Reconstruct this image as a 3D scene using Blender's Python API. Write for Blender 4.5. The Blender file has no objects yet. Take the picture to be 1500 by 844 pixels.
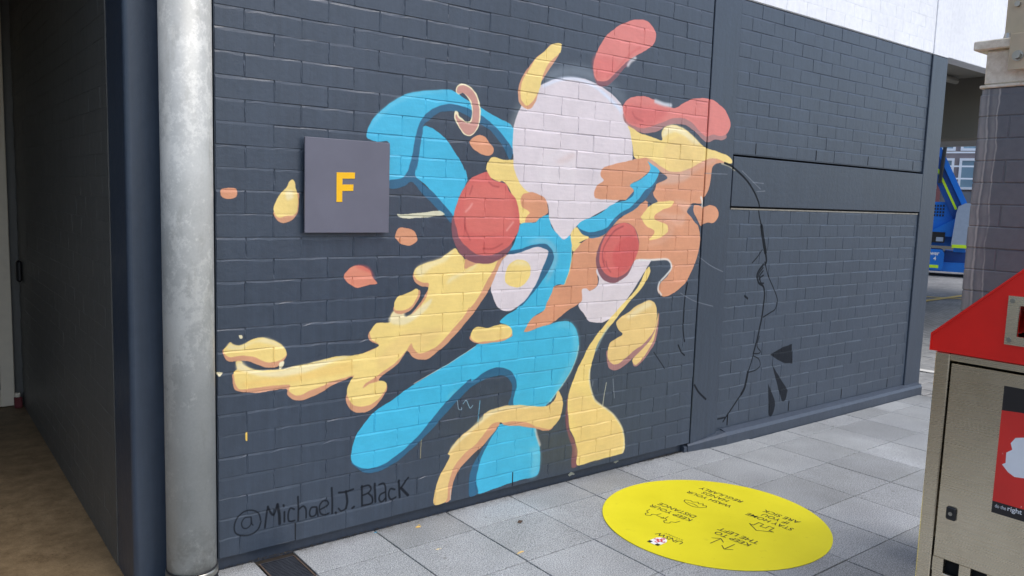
import bpy, bmesh, math, random
import numpy as np
from mathutils import Vector, Matrix
random.seed(7)
scene = bpy.context.scene
COL = scene.collection
RAD = math.radians

# ------------------------------------------------------------------ camera
cam_d = bpy.data.cameras.new('camera')
cam_d.sensor_width = 36.0
cam_d.lens = 36.0 * 1163.8 / 1500.0
cam_d.clip_start = 0.05
cam_d.clip_end = 500.0
cam = bpy.data.objects.new('camera', cam_d)
COL.objects.link(cam)
CAM = Vector((-0.9693, -3.0233, 1.4942))
YAW, PITCH, ROLL = 0.663007, -0.111883, 0.032508
fwd = Vector((math.sin(YAW) * math.cos(PITCH), math.cos(YAW) * math.cos(PITCH), math.sin(PITCH)))
rgt = Vector((math.cos(YAW), -math.sin(YAW), 0))
upv = rgt.cross(fwd)
r2 = rgt * math.cos(ROLL) + upv * math.sin(ROLL)
u2 = -rgt * math.sin(ROLL) + upv * math.cos(ROLL)
m = Matrix((r2, u2, -fwd)).transposed().to_4x4()
m.translation = CAM
cam.matrix_world = m
scene.camera = cam

# ------------------------------------------------------------------ world, sun, exposure
SUN_AZ, SUN_EL = 160.0, 60.0
world = bpy.data.worlds.new('World')
scene.world = world
world.use_nodes = True
wn = world.node_tree.nodes
wl = world.node_tree.links
wn.clear()
sky = wn.new('ShaderNodeTexSky')
sky.sky_type = 'NISHITA'
sky.sun_disc = False
sky.sun_elevation = RAD(SUN_EL)
sky.sun_rotation = RAD(SUN_AZ)
sky.dust_density = 2.5
sky.ozone_density = 1.0
bg = wn.new('ShaderNodeBackground')
bg.inputs['Strength'].default_value = 0.12
wo = wn.new('ShaderNodeOutputWorld')
wl.new(sky.outputs[0], bg.inputs[0])
wl.new(bg.outputs[0], wo.inputs[0])
sd = bpy.data.lights.new('sun', 'SUN')
sd.energy = 1.0
sd.angle = RAD(45)
sd.color = (1.0, 0.975, 0.93)
sun = bpy.data.objects.new('sun', sd)
COL.objects.link(sun)
sdir = Vector((math.cos(RAD(SUN_EL)) * math.sin(RAD(SUN_AZ)), math.cos(RAD(SUN_EL)) * math.cos(RAD(SUN_AZ)), math.sin(RAD(SUN_EL))))
sun.rotation_euler = sdir.to_track_quat('Z', 'Y').to_euler()
vs = scene.view_settings
vs.view_transform = 'Standard'
vs.look = 'None'
vs.exposure = 0.95
vs.gamma = 1.0
vs.use_curve_mapping = False

# ------------------------------------------------------------------ material helpers
def lin(c):
    return tuple(((v / 255) / 12.92 if v / 255 <= 0.04045 else (((v / 255) + 0.055) / 1.055) ** 2.4) for v in c)

class Mat:
    def __init__(s, name):
        s.m = bpy.data.materials.new(name)
        s.m.use_nodes = True
        s.n = s.m.node_tree.nodes
        s.l = s.m.node_tree.links
        s.b = s.n['Principled BSDF']
        s.coord = None
    def node(s, t, **k):
        x = s.n.new(t)
        for a, b in k.items():
            setattr(x, a, b)
        return x
    def link(s, a, b):
        s.l.new(a, b)
    def vec(s):
        if s.coord is None:
            s.coord = s.node('ShaderNodeNewGeometry').outputs['Position']
        return s.coord
    def noise(s, scale, detail=4, rough=0.55, vec=None, stretch=None):
        t = s.node('ShaderNodeTexNoise')
        t.inputs['Scale'].default_value = scale
        t.inputs['Detail'].default_value = detail
        t.inputs['Roughness'].default_value = rough
        v = vec or s.vec()
        if stretch:
            mp = s.node('ShaderNodeMapping')
            mp.inputs['Scale'].default_value = stretch
            s.link(v, mp.inputs['Vector'])
            v = mp.outputs[0]
        s.link(v, t.inputs['Vector'])
        return t.outputs['Fac']
    def ramp(s, fac, a, b, p0=0.3, p1=0.7):
        r = s.node('ShaderNodeValToRGB')
        r.color_ramp.elements[0].position = p0
        r.color_ramp.elements[1].position = p1
        r.color_ramp.elements[0].color = (*a, 1)
        r.color_ramp.elements[1].color = (*b, 1)
        s.link(fac, r.inputs[0])
        return r.outputs[0]
    def mix(s, fac, a, b, mode='MIX'):
        x = s.node('ShaderNodeMix', data_type='RGBA', blend_type=mode)
        if isinstance(fac, (int, float)):
            x.inputs[0].default_value = fac
        else:
            s.link(fac, x.inputs[0])
        for i, c in ((6, a), (7, b)):
            if isinstance(c, tuple):
                x.inputs[i].default_value = (*c, 1)
            else:
                s.link(c, x.inputs[i])
        return x.outputs[2]
    def bump(s, fac, strength, dist, prev=None):
        b = s.node('ShaderNodeBump')
        b.inputs['Strength'].default_value = strength
        b.inputs['Distance'].default_value = dist
        s.link(fac, b.inputs['Height'])
        if prev is not None:
            s.link(prev, b.inputs['Normal'])
        return b.outputs[0]
    def done(s, col, rough=0.6, metal=0.0, spec=0.5, normal=None):
        if isinstance(col, tuple):
            s.b.inputs['Base Color'].default_value = (*col, 1)
        else:
            s.link(col, s.b.inputs['Base Color'])
        if isinstance(rough, (int, float)):
            s.b.inputs['Roughness'].default_value = rough
        else:
            s.link(rough, s.b.inputs['Roughness'])
        s.b.inputs['Metallic'].default_value = metal
        s.b.inputs['Specular IOR Level'].default_value = spec
        if normal is not None:
            s.link(normal, s.b.inputs['Normal'])
        return s.m

def plain(name, rgb, rough=0.55, metal=0.0, var=0.12, scale=12, bump=0.0, spec=0.5):
    k = Mat(name)
    c = lin(rgb)
    n = k.noise(scale, 5)
    col = k.ramp(n, tuple(v * (1 - var) for v in c), tuple(min(1, v * (1 + var)) for v in c))
    nm = k.bump(k.noise(scale * 14, 3), bump, 0.002) if bump else None
    return k.done(col, rough, metal, spec, nm)

def worn_print(name, rgb, chip):
    k = Mat(name)
    c = lin(rgb)
    col = k.ramp(k.noise(6, 5), tuple(v * .92 for v in c), tuple(min(1, v * 1.06) for v in c))
    ch = k.ramp(k.noise(48, 6, 0.72, stretch=(1, 1.4, .6)), (0, 0, 0), (1, 1, 1), 0.66, 0.70)
    ver = k.ramp(k.noise(9, 3, 0.5, stretch=(1, 2.2, .2)), (0, 0, 0), (1, 1, 1), 0.5, 0.62)
    col = k.mix(k.mix(1.0, ch, ver, 'MULTIPLY'), col, lin(chip))
    return k.done(col, 0.42, 0, 0.5)

# ------------------------------------------------------------------ mural paint, rasterised from outlines in metres on the wall (x, z)
MURAL = [
('P',(62,182,216),0.0,1,[(0.601,1.729),(0.603,1.76),(0.624,1.799),(0.661,1.839),(0.714,1.882),(0.79,1.925),(0.869,1.945),(0.962,1.96),(1.022,1.964),(1.084,1.936),(1.173,1.906),(1.245,1.877),(1.367,1.83),(1.375,1.729),(1.369,1.707),(1.316,1.757),(1.247,1.815),(1.181,1.851),(1.104,1.875),(1.024,1.882),(0.964,1.872),(0.918,1.843),(0.884,1.811),(0.867,1.79),(0.859,1.76),(0.854,1.721),(0.852,1.672),(0.842,1.602),(0.836,1.579),(0.753,1.542),(0.71,1.541),(0.708,1.625),(0.706,1.714),(0.657,1.712),(0.62,1.719)]),
('P',(110,200,225),0.0037,0.5,[(0.609,1.76),(0.661,1.839),(0.79,1.923),(0.962,1.958),(1.01,1.955),(0.869,1.929),(0.736,1.875),(0.661,1.811)]),
('P',(62,182,216),0.0,1,[(0.875,1.796),(0.89,1.799),(0.931,1.785),(0.979,1.759),(1.004,1.736),(1.042,1.693),(1.074,1.654),(1.1,1.615),(1.101,1.623),(1.111,1.569),(1.068,1.491),(1.044,1.408),(0.997,1.451),(0.938,1.503),(0.887,1.544),(0.836,1.582),(0.848,1.632),(0.842,1.602),(0.855,1.672),(0.862,1.731),(0.87,1.78)]),
('P',(40,98,130),0.0,1,[(1.369,1.707),(1.368,1.729),(1.329,1.769),(1.267,1.822),(1.2,1.86),(1.148,1.881),(1.085,1.898),(1.024,1.905),(0.964,1.894),(0.917,1.872),(0.883,1.847),(0.855,1.808),(0.839,1.768),(0.828,1.709),(0.818,1.66),(0.802,1.601),(0.797,1.593),(0.779,1.574),(0.752,1.563),(0.71,1.553),(0.711,1.521),(0.753,1.523),(0.783,1.532),(0.819,1.553),(0.856,1.52),(0.901,1.481),(0.952,1.439),(1.005,1.397),(1.029,1.375),(1.038,1.408),(0.991,1.453),(0.938,1.503),(0.887,1.539),(0.836,1.582),(0.849,1.627),(0.842,1.602),(0.855,1.672),(0.862,1.731),(0.87,1.771),(0.875,1.8),(0.895,1.817),(0.918,1.838),(0.959,1.862),(1.0,1.871),(1.055,1.873),(1.105,1.86),(1.15,1.838),(1.188,1.826),(1.241,1.799),(1.296,1.751),(1.331,1.705),(1.356,1.677)]),
('P',(244,232,190),0.0,1,[(1.037,1.963),(1.048,1.99),(1.082,1.999),(1.116,1.99),(1.151,1.962),(1.17,1.921),(1.178,1.881),(1.173,1.83),(1.148,1.789),(1.12,1.769),(1.086,1.779),(1.054,1.812),(1.033,1.848),(1.038,1.876),(1.052,1.872),(1.059,1.855),(1.077,1.845),(1.099,1.836),(1.121,1.841),(1.128,1.872),(1.123,1.909),(1.106,1.938),(1.074,1.958),(1.053,1.95)]),
('P',(200,146,132),0.0,1,[(1.042,1.961),(1.053,1.985),(1.082,1.992),(1.113,1.984),(1.144,1.959),(1.162,1.921),(1.17,1.881),(1.167,1.829),(1.144,1.792),(1.12,1.774),(1.09,1.783),(1.059,1.815),(1.04,1.849),(1.044,1.862),(1.056,1.848),(1.078,1.837),(1.1,1.828),(1.126,1.833),(1.133,1.872),(1.128,1.912),(1.11,1.942),(1.077,1.958),(1.053,1.952)]),
('P',(218,152,114),0.0,1,[(1.121,1.744),(1.146,1.771),(1.177,1.781),(1.21,1.771),(1.23,1.751),(1.254,1.727),(1.252,1.7),(1.226,1.688),(1.18,1.696),(1.141,1.714)]),
('S',(182,196,206),0.0234,0.5,[(1.559,2.074),(1.608,2.102),(1.673,2.123),(1.763,2.136),(1.84,2.132),(1.881,2.114)],0.0273),
('S',(170,186,198),0.0253,0.45,[(1.971,2.087),(2.038,2.066),(2.095,2.028)],0.0211),
('S',(200,212,212),0.0218,0.4,[(1.411,1.924),(1.38,1.862),(1.364,1.824)],0.0218),
('P',(243,214,130),0.0,1,[(1.215,1.62),(1.221,1.652),(1.246,1.682),(1.272,1.685),(1.319,1.675),(1.38,1.679),(1.394,1.666),(1.41,1.613),(1.447,1.561),(1.499,1.522),(1.45,1.496),(1.451,1.468),(1.503,1.434),(1.483,1.403),(1.477,1.378),(1.427,1.379),(1.41,1.467),(1.373,1.515),(1.344,1.557),(1.313,1.577),(1.293,1.571),(1.242,1.591),(1.22,1.624)]),
('P',(222,211,213),0.0,1,[(2.093,1.5),(1.931,1.426),(1.806,1.369),(1.758,1.32),(1.717,1.297),(1.67,1.323),(1.638,1.359),(1.613,1.404),(1.603,1.46),(1.579,1.499),(1.506,1.522),(1.463,1.534),(1.419,1.571),(1.393,1.613),(1.378,1.655),(1.372,1.708),(1.367,1.771),(1.371,1.829),(1.391,1.894),(1.429,1.958),(1.477,2.008),(1.531,2.044),(1.595,2.073),(1.665,2.092),(1.736,2.102),(1.792,2.105),(1.858,2.098),(1.936,2.079),(2.007,2.05),(2.069,2.015),(2.113,1.966),(2.148,1.908),(2.169,1.831),(2.185,1.753),(2.184,1.702),(2.177,1.717),(2.181,1.593)]),
('S',(224,232,246),0.0048,0.8,[(1.546,2.041),(1.631,2.078),(1.704,2.095),(1.773,2.097),(1.859,2.084),(1.941,2.053),(2.026,2.005),(2.086,1.978)],0.0152),
('S',(215,225,242),0.0051,0.7,[(1.927,2.059),(2.005,2.024),(2.054,1.991),(2.087,1.959)],0.0124),
('P',(232,222,222),0.0071,0.5,[(1.554,1.724),(1.77,1.737),(1.773,1.675),(1.793,1.59),(1.539,1.586)]),
('P',(220,196,190),0.0072,0.5,[(1.644,1.685),(1.754,1.736),(1.771,1.715),(1.696,1.679)]),
('P',(214,156,118),0.0,1,[(1.646,2.22),(1.593,2.245),(1.545,2.206),(1.497,2.171),(1.451,2.12),(1.412,2.068),(1.39,2.013),(1.393,1.966),(1.41,1.936),(1.449,1.922),(1.48,1.935),(1.503,1.967),(1.531,2.06)]),
('P',(243,214,130),0.0,1,[(1.654,2.252),(1.654,2.252),(1.637,2.255),(1.593,2.246),(1.545,2.206),(1.497,2.168),(1.461,2.121),(1.416,2.053),(1.404,2.015),(1.407,1.973),(1.418,1.953),(1.445,1.938),(1.486,1.965),(1.512,2.005),(1.531,2.06),(1.543,2.099),(1.563,2.139),(1.597,2.173),(1.646,2.212),(1.646,2.212)]),
('P',(132,82,90),0.0,1,[(2.136,2.237),(2.081,2.181),(2.034,2.135),(1.979,2.093),(1.931,2.081),(1.897,2.091),(1.875,2.128),(1.886,2.168),(2.044,2.234)]),
('P',(222,128,118),0.0,1,[(2.176,2.455),(2.114,2.436),(2.033,2.398),(1.955,2.341),(1.91,2.284),(1.882,2.229),(1.869,2.183),(1.876,2.133),(1.897,2.108),(1.929,2.106),(1.973,2.116),(2.024,2.157),(2.071,2.197),(2.119,2.235),(2.194,2.277),(2.278,2.323),(2.315,2.364),(2.316,2.406),(2.278,2.444),(2.233,2.458)]),
('S',(212,104,96),0.0034,0.7,[(2.204,2.313),(2.134,2.274),(2.086,2.228),(2.031,2.175),(1.968,2.133)],0.0125),
('P',(218,112,104),0.0099,0.6,[(1.882,2.224),(2.045,2.222),(1.992,2.147),(1.905,2.114),(1.874,2.156)]),
('S',(225,220,220),0.0034,0.8,[(2.117,2.211),(2.136,2.234),(2.169,2.253)],0.0162),
('P',(170,122,118),0.0,1,[(2.099,1.96),(2.107,1.923),(2.139,1.901),(2.197,1.878),(2.279,1.87),(2.371,1.888),(2.437,1.922),(2.506,1.939),(2.595,1.94),(2.67,1.917),(2.749,1.875),(2.798,1.856),(2.864,1.877),(2.933,1.879),(2.975,1.906),(2.872,1.999),(2.164,1.994)]),
('P',(222,128,118),0.0,1,[(2.216,2.062),(2.16,2.051),(2.114,2.024),(2.093,1.992),(2.105,1.955),(2.125,1.924),(2.162,1.905),(2.203,1.898),(2.269,1.897),(2.351,1.921),(2.418,1.943),(2.503,1.971),(2.592,1.975),(2.658,1.957),(2.727,1.915),(2.786,1.89),(2.842,1.904),(2.93,1.903),(2.978,1.922),(3.004,1.967),(2.99,2.009),(2.945,2.055),(2.883,2.085),(2.823,2.103),(2.747,2.105),(2.655,2.092),(2.584,2.065),(2.533,2.037),(2.481,2.025),(2.41,2.039),(2.324,2.056),(2.265,2.064)]),
('P',(206,88,84),0.0133,0.45,[(2.104,2.004),(2.447,2.012),(2.383,1.946),(2.269,1.903),(2.162,1.911),(2.112,1.945)]),
('S',(190,84,82),0.0018,0.7,[(2.166,1.972),(2.192,1.946),(2.25,1.932)],0.0111),
('S',(206,212,218),0.0037,0.9,[(2.341,2.047),(2.41,2.037),(2.469,2.037)],0.0193),
('P',(243,214,130),0.0,1,[(2.135,1.898),(2.172,1.889),(2.238,1.867),(2.322,1.856),(2.409,1.842),(2.405,1.885),(2.429,1.915),(2.471,1.929),(2.524,1.932),(2.597,1.917),(2.674,1.882),(2.742,1.844),(2.792,1.825),(2.89,1.811),(2.991,1.793),(3.039,1.771),(3.037,1.747),(2.976,1.747),(2.973,1.749),(2.899,1.767),(2.842,1.766),(2.778,1.749),(2.724,1.726),(2.648,1.695),(2.572,1.676),(2.512,1.673),(2.459,1.681),(2.384,1.709),(2.331,1.73),(2.288,1.74),(2.226,1.729),(2.195,1.742),(2.183,1.779),(2.172,1.823),(2.153,1.871)]),
('P',(244,232,190),0.0057,0.8,[(2.413,1.891),(2.454,1.923),(2.524,1.929),(2.597,1.914),(2.693,1.868),(2.733,1.844),(2.678,1.837),(2.601,1.876),(2.527,1.894),(2.466,1.884),(2.416,1.857)]),
('P',(234,200,128),0.0087,0.6,[(2.565,1.874),(2.773,1.816),(2.76,1.755),(2.616,1.694),(2.473,1.693),(2.43,1.795)]),
('P',(218,152,114),0.0,1,[(2.192,1.723),(2.24,1.731),(2.288,1.74),(2.331,1.73),(2.384,1.709),(2.459,1.681),(2.512,1.673),(2.572,1.676),(2.648,1.695),(2.724,1.726),(2.778,1.749),(2.842,1.766),(2.899,1.767),(2.973,1.749),(2.894,1.74),(2.859,1.718),(2.852,1.66),(2.834,1.582),(2.798,1.534),(2.785,1.502),(2.697,1.5),(2.653,1.459),(2.687,1.428),(2.739,1.387),(2.754,1.382),(2.779,1.335),(2.789,1.289),(2.779,1.222),(2.759,1.162),(2.715,1.083),(2.668,1.031),(2.583,0.985),(2.507,0.963),(2.462,0.978),(2.441,1.008),(2.462,1.046),(2.516,1.083),(2.546,1.128),(2.534,1.164),(2.48,1.178),(2.367,1.176),(2.275,1.182),(2.191,1.113),(1.966,1.144),(1.969,1.072),(1.96,1.048),(1.912,1.026),(1.859,1.034),(1.861,0.983),(1.824,0.956),(1.749,0.924),(1.667,0.876),(1.577,0.855),(1.472,0.838),(1.521,0.904),(1.6,0.941),(1.625,0.995),(1.658,1.057),(1.731,1.075),(1.747,1.138),(1.772,1.194),(1.789,1.232),(1.834,1.278),(1.911,1.31),(2.02,1.341),(2.101,1.402),(2.168,1.439),(2.294,1.505),(2.38,1.582),(2.346,1.661)]),
('P',(214,176,156),0.0085,0.7,[(2.296,1.733),(2.332,1.728),(2.391,1.704),(2.459,1.678),(2.512,1.671),(2.573,1.675),(2.656,1.695),(2.667,1.653),(2.562,1.613),(2.473,1.605),(2.406,1.602),(2.47,1.637),(2.408,1.671),(2.304,1.714)]),
('P',(216,170,148),0.0091,0.6,[(2.724,1.724),(2.842,1.764),(2.9,1.764),(2.869,1.739),(2.781,1.714),(2.697,1.679),(2.658,1.667),(2.656,1.693)]),
('P',(226,176,148),0.0088,0.6,[(2.54,1.512),(2.681,1.5),(2.67,1.449),(2.577,1.437),(2.404,1.445),(2.406,1.425),(2.511,1.406),(2.552,1.374),(2.629,1.374),(2.639,1.438)]),
('P',(222,166,136),0.0086,0.55,[(2.405,1.405),(2.499,1.412),(2.556,1.361),(2.527,1.303),(2.435,1.265),(2.342,1.26),(2.359,1.279),(2.487,1.323),(2.503,1.361)]),
('P',(70,80,97),0.0,1,[(2.401,1.673),(2.405,1.672),(2.474,1.637),(2.392,1.604),(2.358,1.571),(2.368,1.532),(2.4,1.499),(2.326,1.47),(2.324,1.497),(2.298,1.509),(2.242,1.505),(2.301,1.565),(2.355,1.605)]),
('P',(243,214,130),0.0,1,[(2.537,1.509),(2.506,1.476),(2.447,1.46),(2.39,1.434),(2.381,1.41),(2.423,1.395),(2.483,1.378),(2.498,1.368),(2.496,1.335),(2.441,1.304),(2.349,1.29),(2.388,1.326),(2.382,1.345),(2.315,1.373),(2.271,1.419),(2.276,1.423),(2.303,1.448),(2.336,1.478),(2.385,1.498),(2.451,1.507)]),
('P',(218,152,114),0.0,1,[(2.71,1.485),(2.715,1.449),(2.757,1.403),(2.784,1.372),(2.812,1.383),(2.852,1.391),(2.902,1.39),(2.942,1.426),(2.939,1.458),(2.91,1.484),(2.859,1.496),(2.803,1.482),(2.753,1.492)]),
('P',(70,80,97),0.0,1,[(2.655,1.453),(2.675,1.477),(2.709,1.489),(2.712,1.46),(2.736,1.418),(2.77,1.374),(2.739,1.387),(2.704,1.418),(2.67,1.438)]),
('S',(228,226,216),0.002,0.9,[(2.775,1.538),(2.788,1.513),(2.793,1.482)],0.015),
('P',(218,152,114),0.0,1,[(1.505,1.529),(1.564,1.51),(1.591,1.488),(1.604,1.444),(1.601,1.427),(1.554,1.404),(1.526,1.384),(1.462,1.378),(1.468,1.408),(1.485,1.431),(1.438,1.457),(1.429,1.49),(1.442,1.517),(1.47,1.526)]),
('P',(218,152,114),0.0,1,[(2.295,1.735),(2.181,1.72),(2.063,1.696),(1.981,1.674),(1.954,1.649),(1.955,1.626),(1.977,1.602),(1.934,1.578),(1.912,1.537),(1.926,1.511),(2.05,1.505),(2.17,1.51),(2.203,1.533),(2.203,1.564),(2.177,1.588),(2.259,1.627),(2.319,1.666),(2.323,1.703)]),
('P',(62,182,216),0.0,1,[(1.601,1.421),(1.612,1.404),(1.638,1.354),(1.677,1.32),(1.717,1.297),(1.754,1.316),(1.761,1.314),(1.773,1.264),(1.776,1.208),(1.765,1.144),(1.74,1.088),(1.73,1.068),(1.667,1.063),(1.642,1.015),(1.617,0.975),(1.6,0.941),(1.521,0.904),(1.472,0.838),(1.422,0.794),(1.352,0.841),(1.401,0.871),(1.325,0.898),(1.357,0.928),(1.423,0.958),(1.448,0.991),(1.545,1.164),(1.472,1.234),(1.361,1.239),(1.385,1.262),(1.416,1.328),(1.422,1.337),(1.434,1.375),(1.526,1.383),(1.554,1.404)]),
('P',(150,190,205),0.0095,0.6,[(1.47,1.281),(1.538,1.302),(1.619,1.293),(1.672,1.245),(1.679,1.189),(1.646,1.12),(1.603,1.073),(1.626,1.141),(1.65,1.21),(1.63,1.259),(1.566,1.278)]),
('S',(243,214,130),0.0,0.7,[(1.772,1.257),(1.776,1.208),(1.765,1.144),(1.74,1.088),(1.732,1.069)],0.0052),
('P',(40,98,130),0.0,1,[(1.359,1.241),(1.428,1.251),(1.488,1.266),(1.566,1.278),(1.611,1.269),(1.644,1.238),(1.653,1.196),(1.626,1.145),(1.575,1.081),(1.507,1.015),(1.449,0.969),(1.396,0.994),(1.542,1.233),(1.387,1.219)]),
('P',(222,211,213),0.0,1,[(1.357,1.226),(1.429,1.234),(1.497,1.254),(1.549,1.261),(1.614,1.242),(1.61,1.211),(1.589,1.17),(1.565,1.116),(1.524,1.049),(1.482,1.003),(1.431,0.968),(1.373,0.95),(1.33,0.96),(1.296,0.989),(1.274,1.033),(1.265,1.073),(1.283,1.125),(1.306,1.164),(1.337,1.219)]),
('P',(243,214,130),0.0,1,[(1.43,1.201),(1.473,1.193),(1.501,1.165),(1.503,1.125),(1.478,1.085),(1.436,1.066),(1.385,1.072),(1.35,1.096),(1.349,1.136),(1.368,1.176),(1.396,1.195)]),
('P',(244,232,190),0.0068,0.5,[(1.43,1.198),(1.474,1.188),(1.496,1.166),(1.457,1.173),(1.397,1.175),(1.376,1.169),(1.401,1.192)]),
('P',(40,98,130),0.0,1,[(2.385,1.632),(2.362,1.581),(2.294,1.511),(2.209,1.451),(2.116,1.415),(2.059,1.37),(2.003,1.324),(1.938,1.304),(1.881,1.306),(1.832,1.33),(1.803,1.357),(1.806,1.372),(2.014,1.409),(2.261,1.596)]),
('P',(243,214,130),0.0,1,[(1.776,1.348),(1.803,1.359),(1.84,1.324),(1.891,1.307),(1.819,1.279),(1.834,1.278),(1.787,1.234),(1.773,1.264),(1.761,1.314)]),
('P',(62,182,216),0.0,1,[(2.304,1.722),(2.343,1.704),(2.402,1.677),(2.394,1.645),(2.352,1.593),(2.29,1.56),(2.249,1.516),(2.182,1.466),(2.106,1.434),(2.065,1.403),(2.017,1.361),(1.969,1.343),(1.888,1.334),(1.847,1.343),(1.814,1.357),(1.804,1.369),(1.844,1.395),(1.931,1.42),(1.995,1.45),(2.035,1.475),(2.093,1.494),(2.161,1.509),(2.203,1.533),(2.205,1.564),(2.176,1.588),(2.259,1.624),(2.315,1.66),(2.326,1.691)]),
('P',(222,211,213),0.0,1,[(2.257,1.186),(2.367,1.177),(2.372,1.171),(2.329,1.118),(2.238,1.01),(2.137,0.914),(2.069,0.867),(2.013,0.85),(1.922,0.861),(1.875,0.905),(1.834,0.952),(1.858,0.979),(1.856,1.036),(1.884,1.039),(1.912,1.025),(1.966,1.051),(1.973,1.088),(1.955,1.138),(2.084,1.175),(2.227,1.172)]),
('S',(232,232,226),0.0019,0.9,[(2.275,1.181),(2.374,1.179),(2.451,1.181),(2.509,1.179),(2.541,1.156),(2.544,1.125),(2.503,1.087),(2.454,1.049),(2.445,1.01),(2.473,0.978)],0.0101),
('P',(132,82,90),0.0,1,[(2.12,1.384),(2.19,1.378),(2.236,1.348),(2.267,1.292),(2.266,1.242),(2.239,1.18),(2.2,1.109),(2.141,1.074),(2.081,1.06),(2.021,1.074),(1.976,1.112),(1.95,1.162),(1.948,1.204),(1.961,1.258),(1.997,1.311),(2.045,1.359)]),
('P',(212,104,96),0.0,1,[(2.137,1.384),(2.208,1.369),(2.255,1.311),(2.268,1.242),(2.231,1.168),(2.182,1.113),(2.122,1.092),(2.062,1.094),(2.005,1.125),(1.974,1.174),(1.974,1.24),(2.002,1.305),(2.057,1.36)]),
('P',(206,84,82),0.0054,0.7,[(2.212,1.317),(2.258,1.286),(2.262,1.236),(2.231,1.174),(2.189,1.132),(2.129,1.124),(2.083,1.159),(2.071,1.208),(2.093,1.263),(2.143,1.299)]),
('S',(150,60,66),0.0017,0.8,[(2.138,1.366),(2.079,1.344),(2.032,1.299),(1.997,1.245),(1.997,1.191),(2.016,1.149)],0.0073),
('S',(150,60,66),0.0018,0.7,[(2.022,1.179),(2.033,1.148),(2.06,1.12)],0.0074),
('P',(132,82,90),0.0026,0.9,[(1.79,0.469),(1.777,0.385),(1.78,0.321),(1.804,0.255),(1.833,0.186),(1.835,0.08),(1.876,0.084),(1.874,0.163),(1.85,0.223),(1.806,0.294)]),
('P',(243,214,130),0.0,1,[(2.362,1.141),(2.37,1.108),(2.311,1.024),(2.218,0.952),(2.128,0.872),(2.039,0.794),(1.986,0.731),(1.959,0.659),(1.935,0.578),(1.935,0.546),(1.951,0.488),(1.987,0.423),(2.079,0.362),(2.138,0.317),(2.201,0.241),(2.232,0.16),(2.225,0.094),(2.153,0.089),(1.964,0.084),(1.874,0.085),(1.874,0.163),(1.85,0.227),(1.808,0.301),(1.793,0.382),(1.789,0.469),(1.806,0.522),(1.839,0.596),(1.878,0.658),(1.929,0.736),(1.982,0.79),(2.069,0.867),(2.17,0.946),(2.274,1.026),(2.335,1.122)]),
('P',(234,200,128),0.0135,0.6,[(1.804,0.491),(1.977,0.413),(2.164,0.271),(2.197,0.124),(1.898,0.11),(1.859,0.246)]),
('S',(170,196,190),0.0035,0.8,[(2.06,0.826),(2.007,0.755),(1.976,0.699)],0.0075),
('S',(244,232,190),0.0018,0.8,[(1.934,0.602),(1.937,0.546),(1.953,0.488),(1.99,0.423),(2.081,0.362),(2.141,0.316),(2.203,0.24),(2.229,0.16),(2.22,0.096)],0.0077),
('P',(170,122,118),0.0,1,[(2.06,0.691),(2.06,0.649),(2.075,0.6),(2.112,0.578),(2.171,0.581),(2.253,0.623),(2.361,0.69),(2.432,0.763),(2.455,0.833),(2.353,0.787),(2.116,0.686)]),
('P',(234,200,128),0.0,1,[(2.373,0.95),(2.418,0.936),(2.44,0.904),(2.445,0.842),(2.433,0.781),(2.359,0.712),(2.262,0.668),(2.169,0.616),(2.109,0.611),(2.072,0.647),(2.064,0.682),(2.078,0.732),(2.124,0.753),(2.172,0.775),(2.138,0.803),(2.118,0.839),(2.14,0.863),(2.21,0.892),(2.281,0.927)]),
('P',(244,232,190),0.0085,0.6,[(2.367,0.943),(2.282,0.914),(2.2,0.867),(2.225,0.857),(2.345,0.901),(2.406,0.924)]),
('P',(170,122,118),0.0,1,[(2.462,0.872),(2.465,0.832),(2.458,0.761),(2.439,0.7),(2.389,0.643),(2.33,0.595),(2.291,0.58),(2.267,0.602),(2.363,0.663),(2.421,0.729)]),
('P',(234,200,128),0.0,1,[(2.455,0.881),(2.458,0.85),(2.446,0.78),(2.428,0.719),(2.388,0.665),(2.335,0.613),(2.293,0.59),(2.26,0.613),(2.277,0.636),(2.348,0.682),(2.408,0.73),(2.44,0.789)]),
('P',(214,156,118),0.0,1,[(1.35,1.226),(1.327,1.199),(1.295,1.14),(1.264,1.076),(1.207,1.001),(1.151,0.937),(1.07,0.861),(1.032,0.828),(0.969,0.785),(0.928,0.762),(0.887,0.758),(0.847,0.772),(0.819,0.802),(0.809,0.806),(0.768,0.756),(0.723,0.727),(0.672,0.693),(0.711,0.665),(0.708,0.633),(0.674,0.59),(0.637,0.564),(0.599,0.555),(0.556,0.564),(0.526,0.597),(0.517,0.638),(0.551,0.714),(0.512,0.71),(0.457,0.693),(0.403,0.669),(0.355,0.652),(0.313,0.647),(0.277,0.657),(0.259,0.678),(0.255,0.703),(0.147,0.701),(0.08,0.71),(0.047,0.728),(0.039,0.764),(0.039,0.787),(0.099,0.79),(0.402,0.778),(0.671,0.84),(0.63,0.865),(0.618,0.892),(0.632,0.913),(0.713,0.924),(0.803,0.946),(0.917,1.079),(0.875,1.095),(0.846,1.114),(0.835,1.145),(0.845,1.165),(1.017,1.201)]),
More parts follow.
